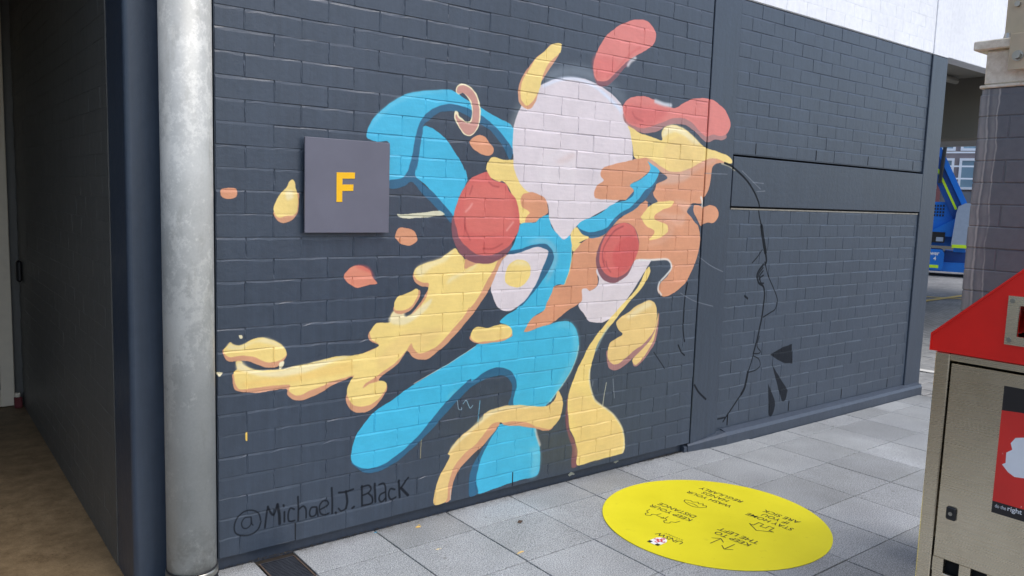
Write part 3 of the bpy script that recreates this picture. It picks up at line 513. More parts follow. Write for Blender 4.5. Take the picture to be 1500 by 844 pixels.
SLATE = (55, 66, 80)
M = {}
M['slate'] = wall_paint('slate_wall_paint', SLATE, True, 0.39)
M['slate_render'] = wall_paint('slate_render_paint', (51, 62, 76), True, 0.36)
M['slate_plain'] = wall_paint('slate_plinth_paint', (56, 65, 78), False, 0.42)
M['white'] = wall_paint('white_wall_paint', (236, 237, 240), False, 0.5)
M['reveal'] = wall_paint('charcoal_reveal_paint', (86, 86, 82), False, 0.5)

# ------------------------------------------------------------------ object helpers
def mesh_obj(name, verts, faces, mat, parent=None, org=None, smooth=False, uv=None):
    me = bpy.data.meshes.new(name)
    o = Vector(org) if org is not None else Vector((0, 0, 0))
    me.from_pydata([tuple(Vector(v) - o) for v in verts], [], faces)
    if uv:
        lay = me.uv_layers.new(name='wall')
        co = [((v[0] - IX0) / (IX1 - IX0), (v[2] - IZ0) / (IZ1 - IZ0)) for v in verts]
        for p in me.polygons:
            for li in p.loop_indices:
                lay.data[li].uv = co[me.loops[li].vertex_index]
    for p in me.polygons:
        p.use_smooth = smooth
    me.materials.append(mat)
    me.update()
    ob = bpy.data.objects.new(name, me)
    COL.objects.link(ob)
    if parent is not None:
        ob.parent = parent
    else:
        ob.location = o
    return ob

class MB:
    """collects shapes in world coordinates, built as one mesh"""
    def __init__(s):
        s.v, s.f = [], []
    def add(s, v, f):
        b = len(s.v)
        s.v += [tuple(x) for x in v]
        s.f += [tuple(i + b for i in q) for q in f]
        return s
    def box(s, x0, x1, y0, y1, z0, z1, bev=0.0):
        if bev <= 0:
            v = [(x, y, z) for x in (x0, x1) for y in (y0, y1) for z in (z0, z1)]
            return s.add(v, [(0, 1, 3, 2), (4, 6, 7, 5), (0, 4, 5, 1), (2, 3, 7, 6), (0, 2, 6, 4), (1, 5, 7, 3)])
        bm = bmesh.new()
        bmesh.ops.create_cube(bm, size=1.0, matrix=Matrix.Translation(((x0 + x1) / 2, (y0 + y1) / 2, (z0 + z1) / 2)) @ Matrix.Diagonal((x1 - x0, y1 - y0, z1 - z0, 1)))
        bmesh.ops.bevel(bm, geom=list(bm.edges), offset=bev, segments=1, affect='EDGES', profile=0.5)
        bm.verts.index_update()
        s.add([v.co[:] for v in bm.verts], [[v.index for v in f.verts] for f in bm.faces])
        bm.free()
        return s
    def prism(s, pts, vec):
        n = len(pts)
        vec = Vector(vec)
        a = [Vector(q) for q in pts]
        b = [q + vec for q in a]
        return s.add(a + b, [tuple(range(n))[::-1], tuple(range(n, 2 * n))] + [(i, (i + 1) % n, n + (i + 1) % n, n + i) for i in range(n)])
    def tube(s, a, b, r, n=12, r1=None):
        a, b = Vector(a), Vector(b)
        d = (b - a).normalized()
        e = d.orthogonal().normalized()
        g = d.cross(e)
        r1 = r if r1 is None else r1
        v = []
        for c, rr in ((a, r), (b, r1)):
            for i in range(n):
                t = 2 * math.pi * i / n
                v.append(c + (e * math.cos(t) + g * math.sin(t)) * rr)
        return s.add(v, [tuple(range(n))[::-1], tuple(range(n, 2 * n))] + [(i, (i + 1) % n, n + (i + 1) % n, n + i) for i in range(n)])
    def lathe(s, c, prof, n=24):
        v, f = [], []
        for r, z in prof:
            for i in range(n):
                t = 2 * math.pi * i / n
                v.append((c[0] + r * math.cos(t), c[1] + r * math.sin(t), c[2] + z))
        for k in range(len(prof) - 1):
            for i in range(n):
                j = (i + 1) % n
                f.append((k * n + i, k * n + j, (k + 1) * n + j, (k + 1) * n + i))
        f.append(tuple(range(n))[::-1])
        f.append(tuple(range((len(prof) - 1) * n, len(prof) * n)))
        return s.add(v, f)
    def build(s, name, mat, parent=None, org=None, smooth=False, uv=False):
        if org is None and parent is not None:
            org = ORG[parent.name]
        o = mesh_obj(name, s.v, s.f, mat, parent, org, smooth, uv)
        if parent is not None:
            ORG[o.name] = org
        return o

ORG = {}
def thing(name, loc, label, cat, group=None):
    o = bpy.data.objects.new(name, None)
    o.empty_display_size = 0.1
    COL.objects.link(o)
    o.location = loc
    ORG[o.name] = Vector(loc)
    o['label'] = label
    o['category'] = cat
    if group:
        o['group'] = group
    return o

def tag(o, label, cat, group=None):
    o['label'] = label
    o['category'] = cat
    if group:
        o['group'] = group
    return o

def struct(name, mb, mat, org=(0, 0, 0)):
    o = mb.build(name, mat, None, Vector(org))
    o['kind'] = 'structure'
    ORG[o.name] = Vector(org)
    return o

def text_mesh(body, size, bold=0.0):
    cu = bpy.data.curves.new('txt', 'FONT')
    cu.body = body
    cu.size = size
    cu.align_x = 'CENTER'
    cu.align_y = 'CENTER'
    cu.fill_mode = 'FRONT'
    cu.resolution_u = 3
    cu.offset = bold
    tmp = bpy.data.objects.new('txt', cu)
    COL.objects.link(tmp)
    dg = bpy.context.evaluated_depsgraph_get()
    me = tmp.evaluated_get(dg).to_mesh()
    v = [tuple(q.co) for q in me.vertices]
    f = [tuple(p.vertices) for p in me.polygons]
    tmp.evaluated_get(dg).to_mesh_clear()
    bpy.data.objects.remove(tmp)
    bpy.data.curves.remove(cu)
    return v, f

# one painted brick facing -y: an uneven front face with worn, sloping edges
def brick_geo(x0, x1, z0, z1, y, depth=0.012, top=0.0098, back=0.0031, side=0.0013, rnd=random, jit=0.0011):
    # the struck bed joint below the next course belongs to the brick: a ragged slope that faces up
    nx = 5 if x1 - x0 > 0.15 else 3
    per = []
    for i in range(nx + 1):
        per.append((x0 + (x1 - x0) * i / nx, z0, -1 if i == 0 else (1 if i == nx else 0), -1))
    for i in range(nx + 1):
        per.append((x1 - (x1 - x0) * i / nx, z1, 1 if i == 0 else (-1 if i == nx else 0), 1))
    tilt_x, tilt_z = rnd.uniform(-.003, .003), rnd.uniform(-.006, .006)
    fill = rnd.choice((.5, .65, .8, .9, 1.0))
    back, top = back * fill, top * rnd.uniform(.8, 1.15)
    cx, cz = (x0 + x1) / 2, (z0 + z1) / 2
    n = len(per)
    v = [(px, y + depth, pz) for px, pz, a, b in per]
    for px, pz, a, b in per:
        v.append((px, y + back * (rnd.uniform(.7, 1.15) if b > 0 else .35), pz))
    for px, pz, a, b in per:
        s = (top * rnd.uniform(.6, 1.3)) if b > 0 else side * rnd.uniform(.3, 1.6)
        qx = px - a * side * rnd.uniform(.5, 1.8) + (0 if a else rnd.uniform(-.01, .01))
        qz = pz - b * s
        v.append((qx, y + (qx - cx) * tilt_x + (qz - cz) * tilt_z + rnd.uniform(0, .0006), qz))
    f = []
    for k in (0, n):
        f += [(k + i, k + (i + 1) % n, k + n + (i + 1) % n, k + n + i) for i in range(n)]
    f.append(tuple(range(2 * n, 3 * n)))
    return v, f

def proj(p):
    d = Vector(p) - CAM
    w = d.dot(fwd)
    if w <= 0.05:
        return None
    return (0.5 + 1163.8 / 1500 * d.dot(r2) / w, 0.5 - 1163.8 / 844 * d.dot(u2) / w, w)

def in_view(p, mg=0.03):
    q = proj(p)
    return q is not None and -mg < q[0] < 1 + mg and -mg < q[1] < 1 + mg

# ================================================================== SETTING: ground
def granite():
    k = Mat('granite_tile')
    oi = k.node('ShaderNodeObjectInfo')
    sp = k.noise(210, 3, 0.7)
    sp2 = k.noise(150, 3, 0.7)
    col = k.ramp(sp, lin((66, 68, 70)), lin((212, 217, 218)), 0.36, 0.66)
    col = k.mix(0.3, col, k.ramp(sp2, lin((116, 118, 121)), lin((192, 194, 197)), 0.4, 0.6))
    lg = k.noise(3.0, 5, 0.6)
    col = k.mix(1.0, col, k.ramp(lg, (0.82, 0.82, 0.81), (1.06, 1.06, 1.07)), 'MULTIPLY')
    col = k.mix(1.0, col, k.ramp(oi.outputs['Random'], (0.76, 0.76, 0.75), (1.0, 1.0, 1.0), 0, 1), 'MULTIPLY')
    st = k.ramp(k.noise(9, 6, 0.7), (0, 0, 0), (1, 1, 1), 0.64, 0.78)
    col = k.mix(k.mix(1.0, st, (0.35, 0.35, 0.35), 'MULTIPLY'), col, lin((112, 106, 96)))
    gum = k.node('ShaderNodeTexVoronoi', feature='F1')
    gum.inputs['Scale'].default_value = 5.5
    k.link(k.vec(), gum.inputs['Vector'])
    gm = k.ramp(gum.outputs['Distance'], (1, 1, 1), (0, 0, 0), 0.045, 0.065)
    col = k.mix(k.mix(1.0, gm, (0.5, 0.5, 0.5), 'MULTIPLY'), col, lin((98, 96, 92)))
    wat = k.ramp(k.noise(1.1, 6, 0.6), (0.86, 0.86, 0.87), (1.05, 1.05, 1.05), 0.38, 0.62)
    col = k.mix(1.0, col, wat, 'MULTIPLY')
    sepz = k.node('ShaderNodeSeparateXYZ')
    k.link(k.vec(), sepz.inputs[0])
    wl_ = k.node('ShaderNodeMapRange')
    wl_.inputs[1].default_value = -0.05; wl_.inputs[2].default_value = 0.02; wl_.inputs[3].default_value = 0.0; wl_.inputs[4].default_value = 0.7
    k.link(sepz.outputs['Y'], wl_.inputs[0])
    dirt = k.mix(1.0, wl_.outputs[0], k.ramp(k.noise(25, 6, .7), (0, 0, 0), (1, 1, 1), .4, .65), 'MULTIPLY')
    col = k.mix(dirt, col, lin((88, 84, 78)))
    return k.done(col, 0.62, 0, 0.4, k.bump(sp, 0.2, 0.001))
M['granite'] = granite()
M['grout'] = plain('dark_grout', (44, 38, 32), 0.9, var=0.25, scale=20)
M['asphalt'] = plain('far_asphalt', (105, 106, 108), 0.9, var=0.15, scale=3)
M['paver'] = plain('road_paver', (138, 138, 136), 0.85, var=0.2, scale=5, bump=0.3)
M['entry_floor'] = None
def entry_floor():
    k = Mat('brown_concrete')
    a = k.ramp(k.noise(2.5, 7, 0.65), lin((98, 80, 56)), lin((138, 118, 88)), 0.3, 0.7)
    b = k.ramp(k.noise(11, 6, 0.7), lin((80, 66, 48)), lin((144, 126, 98)), 0.35, 0.65)
    col = k.mix(0.45, a, b)
    sp = k.ramp(k.noise(45, 5, .7), (1, 1, 1), (0.5, 0.46, 0.42), 0.62, 0.70)
    gr = k.ramp(k.noise(260, 3, .7), (0.8, 0.8, 0.8), (1.15, 1.15, 1.15), .35, .65)
    sp = k.mix(1.0, sp, gr, 'MULTIPLY')
    return k.done(k.mix(1.0, col, sp, 'MULTIPLY'), 0.6, 0, 0.4, k.bump(k.noise(40, 5), 0.2, 0.003))
M['entry_floor'] = entry_floor()

g = MB().add([(-150, -150, -0.06), (250, -150, -0.06), (250, 250, -0.06), (-150, 250, -0.06)], [(0, 1, 2, 3)])
struct('ground', g, M['asphalt'])

# paving: base sheet plus every tile in the forecourt as its own piece
pav = struct('pavement', MB().box(-6.0, 5.66, -7.0, 0.031, -0.055, -0.009), M['grout'])
TP, TX0, TY0, TT = 0.3815, 0.672, -0.220, 0.004
ct, stt = math.cos(TT), math.sin(TT)
tile_mesh = {}
def tile(cx, cy, w, d):
    key = (round(w, 3), round(d, 3))
    if key not in tile_mesh:
        b = 0.0018
        hw, hd = w / 2, d / 2
        v = [(-hw, -hd, -.02), (hw, -hd, -.02), (hw, hd, -.02), (-hw, hd, -.02), (-hw, -hd, -b), (hw, -hd, -b), (hw, hd, -b), (-hw, hd, -b), (-hw + b, -hd + b, 0), (hw - b, -hd + b, 0), (hw - b, hd - b, 0), (-hw + b, hd - b, 0)]
        f = [(0, 1, 5, 4), (1, 2, 6, 5), (2, 3, 7, 6), (3, 0, 4, 7), (4, 5, 9, 8), (5, 6, 10, 9), (6, 7, 11, 10), (7, 4, 8, 11), (8, 9, 10, 11)]
        me = bpy.data.meshes.new('tile')
        me.from_pydata(v, [], f)
        me.materials.append(M['granite'])
        tile_mesh[key] = me
    o = bpy.data.objects.new('tile', tile_mesh[key])
    COL.objects.link(o)
    o.parent = pav
    o.location = (cx, cy, random.uniform(-0.0008, 0.0008))
    o.rotation_euler = (random.uniform(-.0012, .0012), random.uniform(-.0012, .0012), TT)
    return o
J = 0.0058
for i in range(-5, 14):
    for j in range(-1, 8):
        x0 = TX0 + TP * i
        x1 = x0 + TP
        if j == -1:
            y1, y0 = (0.024 if x0 < 2.7 else -0.002 if x0 < 3.0 else -0.046), TY0 + TP * 0 + (x0 + TP / 2) * stt
        else:
            y1 = TY0 - TP * j + (x0 + TP / 2) * stt
            y0 = y1 - TP
        x1 = min(x1, 5.655)
        if x1 - x0 < 0.06:
            continue
        if x1 <= -0.33 and y1 > -0.3:
            continue
        # the drain takes the first cut tiles beside the pipe
        if j == -1 and x0 < 0.28:
            if x0 < 0.10 < x1:
                x1 = 0.128
            elif x0 > 0.13:
                x0 = max(x0, 0.285)
        if x1 - x0 < 0.03:
            continue
        tile((x0 + x1) / 2, (y0 + y1) / 2, x1 - x0 - J, y1 - y0 - J)

# brown concrete floor of the recessed entry
struct('entry_floor', MB().box(-3.2, -0.320, -0.30, 3.30, -0.05, 0.002), M['entry_floor'])

# block paved lane past the corner
lane = struct('road', MB().add([(5.66, -8, -0.012), (40, -8, -0.012), (40, 40, -0.012), (5.66, 40, -0.012)], [(0, 1, 2, 3)]), None or (lambda: (lambda k: k.done(k.mix(1.0, k.ramp(k.noise(1.2, 5), lin((124, 124, 124)), lin((160, 160, 158))), (lambda t: (k.link(k.vec(), t.inputs['Vector']), t.outputs['Color'])[1])((lambda t: (setattr(t.inputs['Scale'], 'default_value', 4.0), setattr(t.inputs['Mortar Size'], 'default_value', 0.035), setattr(t.inputs['Color1'], 'default_value', (1, 1, 1, 1)), setattr(t.inputs['Color2'], 'default_value', (.8, .8, .8, 1)), setattr(t.inputs['Mortar'], 'default_value', (.35, .35, .35, 1)), t)[-1])(k.node('ShaderNodeTexBrick'))), 'MULTIPLY'), 0.85))(Mat('lane_blocks')))())
pm = None
for r in range(34):
    yb = -0.9 + r * 0.105
    for c in range(20):
        xb = 5.69 + c * 0.21 + (0.105 if r % 2 else 0)
        # only the wedge beside the wall corner is in view
        if not in_view((xb + .1, yb + .05, 0), 0.0):
            continue
        q = proj((xb + .1, yb + .05, 0))
        if q[0] < 0.89 or q[0] > 0.95 or q[2] > 9.5:
            continue
        if pm is None:
            b = 0.004
            pm = bpy.data.meshes.new('paver')
            hw, hd = .1025, .05
            pm.from_pydata([(-hw, -hd, -.03), (hw, -hd, -.03), (hw, hd, -.03), (-hw, hd, -.03), (-hw, -hd, -b), (hw, -hd, -b), (hw, hd, -b), (-hw, hd, -b), (-hw + b, -hd + b, 0), (hw - b, -hd + b, 0), (hw - b, hd - b, 0), (-hw + b, hd - b, 0)], [], [(0, 1, 5, 4), (1, 2, 6, 5), (2, 3, 7, 6), (3, 0, 4, 7), (4, 5, 9, 8), (5, 6, 10, 9), (6, 7, 11, 10), (7, 4, 8, 11), (8, 9, 10, 11)])
            pm.materials.append(M['paver'])
        o = bpy.data.objects.new('paver', pm)
        COL.objects.link(o)
        o.parent = lane
        o.location = (xb + .1025, yb + .05, -0.004 + random.uniform(-.002, .002))
M['yellow_line'] = plain('worn_yellow_line', (196, 168, 96), 0.8, var=0.25, scale=8)
M['pale_line'] = plain('worn_white_line', (205, 203, 196), 0.8, var=0.15, scale=8)
def line_mark(name, a, b, w, mat, z):
    a, b = Vector((*a, z)), Vector((*b, z))
    d = (b - a).normalized()
    e = Vector((-d.y, d.x, 0)) * w / 2
    o = MB().add([a - e, b - e, b + e, a + e], [(0, 1, 2, 3)]).build(name, mat, lane)
    return o
line_mark('painted_line', (6.62, 0.75), (7.05, -1.2), 0.11, M['pale_line'], 0.003)
line_mark('painted_line', (13.2, 4.2), (14.4, 2.2), 0.12, M['yellow_line'], -0.006)
line_mark('painted_line', (12.0, 3.2), (15.4, 3.35), 0.12, M['yellow_line'], -0.002)

# ================================================================== MURAL WALL
JZ = [2.256, 2.18, 2.096, 2.008, 1.925, 1.841, 1.755, 1.672, 1.587, 1.499, 1.408, 1.325, 1.24, 1.15, 1.059, 0.972, 0.888, 0.803, 0.725, 0.642, 0.553, 0.473, 0.39, 0.306, 0.226, 0.148]
JZ = sorted(v - 0.09 for v in JZ)
while JZ[-1] < 2.69:
    JZ.append(JZ[-1] + 0.0848)
WALL_L, WALL_R = -0.020, 2.795
wall = thing('mural_wall', (1.39, 0.12, 0), 'slate painted brick wall with a bright swirling blob mural', 'wall')
mort = MB().box(WALL_L, WALL_R, 0.0036, 0.24, 0.054, JZ[-1])
MB().box(WALL_L, WALL_R, 0.030, 0.24, -0.05, 0.053).build('plinth', M['slate_plain'], wall)
cells = []
weeps = []
for c in range(len(JZ) - 1):
    z0, z1 = JZ[c] - 0.003, JZ[c + 1] - 0.0034
    # 25 courses below z=2.166; the top one has full bricks starting at a half
    odd = (c % 2 == 0)
    xs = []
    pitch, off = (0.2287, 0.065) if c == 0 else (0.2253, -0.0214 + (0.11266 if odd else 0.0))
    x = off - pitch
    while x < WALL_R + pitch:
        xs.append(x + random.uniform(-.003, .003))
        x += pitch
    for a, b in zip(xs[:-1], xs[1:]):
        a, b = max(a, WALL_L), min(b, WALL_R)
        if b - a < 0.03:
            continue
        dz = random.uniform(-.0012, .0012)
        cells.append((a + 0.0022, b - 0.0022, z0 + dz, z1 + dz - .0006))
        # the perpend: a nearly flush, uneven smear of mortar
        if c == 0 and b < WALL_R - .01 and min(abs(b - q) for q in (.294, 1.437, 2.352)) < .02:
            weeps.append((b, z0 + .004, z1 - .004))
        elif b < WALL_R - .01:
            zz = np.linspace(z0 + .001, z1 - .0075, 5)
            L_, R_ = [], []
            for q in zz:
                L_.append((b - .0034 + random.uniform(-.001, .001), .0014, q)); R_.append((b + .0034 + random.uniform(-.001, .001), .0014, q))
            C1 = [(b - .0016 + random.uniform(-.0008, .0008), random.choice((-.0014, -.0009, -.0004, -.0004, .0022)), q) for q in zz]
            C2 = [(p_[0] + .0032, p_[1] + random.uniform(-.0004, .0006), p_[2]) for p_ in C1]
            ff = []
            for q in range(4):
                for s_ in range(3):
                    ff.append((s_ * 5 + q, (s_ + 1) * 5 + q, (s_ + 1) * 5 + q + 1, s_ * 5 + q + 1))
            mort.add(L_ + C1 + C2 + R_, ff)
def area(cell):
    pts = [proj((x, 0, z)) for x in (cell[0], cell[1]) for z in (cell[2], cell[3])]
    vis = any(-0.0 < p[0] < 1 and 0 < p[1] < 1 for p in pts)
    return (max(p[0] for p in pts) - min(p[0] for p in pts)) * (max(p[1] for p in pts) - min(p[1] for p in pts)) * (1 if vis else 0)
mort.build('mortar', M['slate'], wall, uv=True)
M['slit'] = plain('open_joint_dark', (18, 19, 22), 0.9)
for b, z0, z1 in weeps:
    MB().box(b - .0034, b + .0034, 0.0012, 0.0034, z0, z1).build('weep_hole', M['slit'], wall)
cells.sort(key=area, reverse=True)
rest = MB()
for n, (a, b, z0, z1) in enumerate(cells):
    y = random.uniform(-.0012, .0012)
    v, f = brick_geo(a, b, z0, z1, y)
    if n < 300:
        mesh_obj('brick', v, f, M['slate'], wall, ORG[wall.name], uv=True)
    else:
        rest.add(v, f)
o = rest.build('brick', M['slate'], wall, uv=True)
o['kind'] = 'stuff'

# ================================================================== LEFT PIER, ENTRY REVEAL
pier = thing('corner_pier', (-0.17, 0.12, 0), 'slate rendered corner pier behind the galvanised downpipe, rounded edge', 'pier')
R = 0.022
prof = [(WALL_L - .012, 0.012)]
prof += [(-0.325 + R - R * math.sin(t), 0.0 + R - R * math.cos(t)) for t in [math.pi / 2 * i / 6 for i in range(7)]]
prof += [(-0.325, 0.262), (WALL_L - .012, 0.262)]
mb = MB().prism([(x, y, -0.05) for x, y in prof], (0, 0, 2.765))
mb.build('column', M['slate_render'], pier, uv=True)
MB().box(-0.335, WALL_L - .03, -0.004, 0.02, -0.05, 0.03, 0.006).build('skirting', M['slate_plain'], pier)

rev = thing('reveal_wall', (-0.25, 1.7, 0), 'dark charcoal painted brick side wall of the recessed entry', 'wall')
MB().box(-0.322, -0.1, 0.270, 3.13, -0.05, 2.72).build('mortar', M['reveal'], rev)
zc = 0.004
k = 0
while zc < 2.66:
    y = 0.272 - (0.113 if k % 2 else 0)
    while y < 3.12:
        a, b = max(y, 0.272), min(y + 0.2253, 3.12)
        if b - a > 0.04:
            v, f = brick_geo(a + .0006, b - .0006, zc, zc + .0844, 0, 0.010, 0.004, 0.0012, 0.0008)
            v = [(-0.3275 + q[1] * 1.0 + 0, q[0], q[2]) for q in v]
            mesh_obj('brick', v, [t[::-1] for t in f], M['reveal'], rev, ORG[rev.name])
        y += 0.2253
    zc += 0.0848
    k += 1
ent = thing('entry_recess', (-1.7, 3.2, 0), 'dim recessed entry with plain soffit and far wall around the door', 'entry')
MB().box(-3.4, -3.2, 0.0, 3.3, -0.05, 2.72).build('side_wall', M['reveal'], ent)
MB().box(-3.2, -0.10, 3.22, 3.4, -0.05, 2.72).build('end_wall', M['reveal'], ent)
MB().box(-0.372, -0.3225, 3.131, 3.21, -0.05, 2.72).build('jamb', M['reveal'], ent)
MB().box(-3.2, -1.45, 3.10, 3.215, -0.05, 2.72).build('end_wall', M['reveal'], ent)
MB().box(-3.4, -0.10, 0.02, 3.4, 2.725, 2.9).build('soffit', M['reveal'], ent)

# door at the back of the entry
M['door_frame'] = plain('cream_door_frame', (208, 198, 178), 0.4, var=0.05)
M['glass_dark'] = Mat('dark_door_glass').done(lin((30, 30, 32)), 0.35, 0, 0.3)
door = thing('glazed_door', (-0.9, 3.16, 0), 'cream framed glazed door at the back of the dim entry', 'door')
MB().box(-0.455, -0.375, 3.10, 3.15, 0.01, 2.64, 0.004).build('stile', M['door_frame'], door)
MB().box(-1.40, -1.32, 3.10, 3.15, 0.01, 2.64, 0.004).build('stile', M['door_frame'], door)
MB().box(-1.32, -0.455, 3.103, 3.147, 0.01, 0.12, 0.004).build('rail', M['door_frame'], door)
MB().box(-1.32, -0.455, 3.103, 3.147, 0.92, 0.985, 0.004).build('rail', M['door_frame'], door)
MB().box(-1.32, -0.455, 3.103, 3.147, 2.56, 2.64, 0.004).build('rail', M['door_frame'], door)
MB().box(-1.32, -0.455, 3.12, 3.13, 0.12, 0.92).build('pane', M['glass_dark'], door)
MB().box(-1.32, -0.455, 3.12, 3.13, 0.985, 2.56).build('pane', M['glass_dark'], door)
M['black'] = plain('black_plastic', (26, 26, 28), 0.45, var=0.1)
M['maroon'] = plain('maroon_rubber', (96, 30, 34), 0.6, var=0.1)
lat = thing('door_holder', (-0.335, 2.93, 0.92), 'small black rounded catch on the dark reveal wall beside the door', 'catch')
MB().box(-0.362, -0.328, 2.90, 2.96, 0.86, 1.00, 0.012).build('housing', M['black'], lat)
dst = thing('door_stop', (-0.36, 3.05, 0), 'small maroon and white door stop at the foot of the cream door', 'door stop')
MB().box(-0.385, -0.340, 3.04, 3.085, 0.002, 0.075, 0.006).build('wedge', M['maroon'], dst)
MB().box(-0.380, -0.350, 3.045, 3.08, 0.0755, 0.105, 0.005).build('cap', M['door_frame'], dst)

# ================================================================== FRAMED WALL SECTION
fr = thing('framed_wall', (4.26, 0.12, 0), 'slate wall bay of rendered pillars and beam framing two brick infill panels', 'wall')
PL0, PL1, PR0, PR1 = 2.803, 3.050, 5.470, 5.718
MB().box(PL0, PL1, -0.002, 0.24, 0.045, 2.712, 0.003).build('pillar', M['slate_render'], fr, uv=True)
MB().box(PR0, PR1, -0.002, 0.24, 0.03, 2.712, 0.004).build('pillar', M['slate_render'], fr, uv=True)
MB().box(PL1 + .012, PR0, 0.000, 0.24, 1.492, 1.792, 0.003).build('beam', M['slate_render'], fr, uv=True)
MB().box(PL1, PR0, 0.0128, 0.23, 1.806, 2.712).build('panel_mortar', M['slate'], fr, uv=True)
MB().box(PL1, PR0, 0.0128, 0.23, 0.05, 1.478).build('panel_mortar', M['slate'], fr, uv=True)
base = MB()
base.prism([(PL0 - .05, 0.10, -0.05), (PL0 - .05, 0.0, -0.05), (PL0 - .05, 0.0, 0.030), (PL0 - .05, 0.03, 0.044), (PL0 - .05, 0.10, 0.044)], (0.28, 0, 0))
base.build('plinth', M['slate_plain'], fr)
MB().prism([(PL1 + .06, 0.10, -0.05), (PL1 + .06, -0.042, -0.05), (PL1 + .06, -0.044, 0.058), (PL1 + .06, -0.032, 0.078), (PL1 + .06, 0.006, 0.090), (PL1 + .06, 0.10, 0.090)], (PR1 - PL1 - .09, 0, 0)).add([(PL0 - .02, .06, -.05), (PL0 - .02, -.004, -.05), (PL0 - .02, -.004, .036), (PL0 - .02, .002, .046), (PL0 - .02, .06, .046), (PL1 + .06, .06, -.05), (PL1 + .06, -.042, -.05), (PL1 + .06, -.044, .058), (PL1 + .06, -.032, .078), (PL1 + .06, .06, .088)], [(0, 1, 2, 3, 4), (0, 5, 6, 1), (1, 6, 7, 2), (2, 7, 8, 3), (3, 8, 9, 4)]).build('plinth', M['slate_plain'], fr)
def panel(z0, z1, n, left_half):
    h = (z1 - z0) / n
    nb = 0
    for c in range(n):
        x = PL1 + 0.012 - (0.113 if (c + left_half) % 2 else random.uniform(0, .03))
        while x < PR0 - .02:
            a, b = max(x, PL1 + .012), min(x + 0.2253, PR0 - .0012)
            if b - a > .03:
                v, f = brick_geo(a + .0010, b - .0010, z0 + c * h, z0 + (c + 1) * h - .0005, 0.010 + random.uniform(-.0008, .0008), 0.010, 0.0105, 0.0031, 0.0010)
                mesh_obj('brick', v, f, M['slate'], fr, ORG[fr.name], uv=True)
                nb += 1
                if c == 0 and nb % 3 == 1 and b < PR0 - .1:
                    MB().box(b - .003, b + .003, 0.0085, 0.0120, z0 + .006, z0 + h - .012).build('weep_hole', M['slit'], fr)
            x += 0.2253
panel(1.812, 2.712, 11, 0)
panel(0.098, 1.474, 16, 1)
MB().box(PL1, PR0, 0.050, 0.2, 1.4775, 1.4925).box(PL1, PR0, 0.050, 0.2, 1.7915, 1.8065).build('joint_backing', M['slit'], fr)
MB().box(PL1 + .0005, PL1 + .0115, 0.020, 0.2, 1.4925, 1.7915).build('joint_backing', M['slit'], fr)
M['mortar_raw'] = plain('bare_mortar', (140, 136, 126), 0.9, var=0.2, scale=30, bump=0.4)
MB().box(PL1 + .02, PR0 - .01, 0.0068, 0.02, 1.4725, 1.4815).build('mortar_bead', M['mortar_raw'], fr)

# ================================================================== WHITE UPPER STOREY
up = thing('upper_storey', (5.0, 0.3, 2.72), 'white painted upper storey wall and slab edge over the slate wall', 'building')
MB().box(-3.4, PR0, 0.012, 0.40, 2.905, 4.6).build('mortar', M['white'], up)
MB().box(WALL_L - .3, PR0, 0.012, 0.40, 2.718, 2.905).build('mortar', M['white'], up)
MB().box(PR0, PR1 - .0005, -0.004, 0.35, 2.7145, 4.6, 0.003).build('pillar', M['white'], up)
MB().box(PR1, 16.0, -0.001, 0.12, 2.722, 4.6, 0.004).build('slab_edge', M['white'], up)
M['soffit'] = plain('tan_grey_soffit', (150, 146, 136), 0.7, var=0.08, scale=2)
M['soffit_dark'] = plain('shadow_brown_render', (118, 112, 100), 0.8, var=0.08, scale=2)
MB().box(PR1, 16.0, 0.122, 6.0, 2.82, 3.0).build('soffit', M['soffit'], up)
MB().box(7.45, 7.75, 0.122, 6.0, 2.235, 2.818).build('downstand_beam', M['soffit_dark'], up)
MB().tube((6.9, 0.62, 2.775), (7.3, 0.62, 2.775), 0.03, 10).build('soffit_light', M['soffit'], up)
h = 0.0848
c = 0
z = 2.722
while z < 3.35:
    x = 2.6 + (0.113 if c % 2 else 0)
    while x < PR0 - .02:
        a, b = x, min(x + 0.2253, PR0 - .0005)
        if b - a > .03 and in_view((b, 0, z), 0.02):
            v, f = brick_geo(a + .0008, b - .0008, z, z + h - .0004, 0.004, 0.010, 0.004, 0.0014, 0.001)
            mesh_obj('brick', v, f, M['white'], up, ORG[up.name])
        x += 0.2253
    z += h
    c += 1

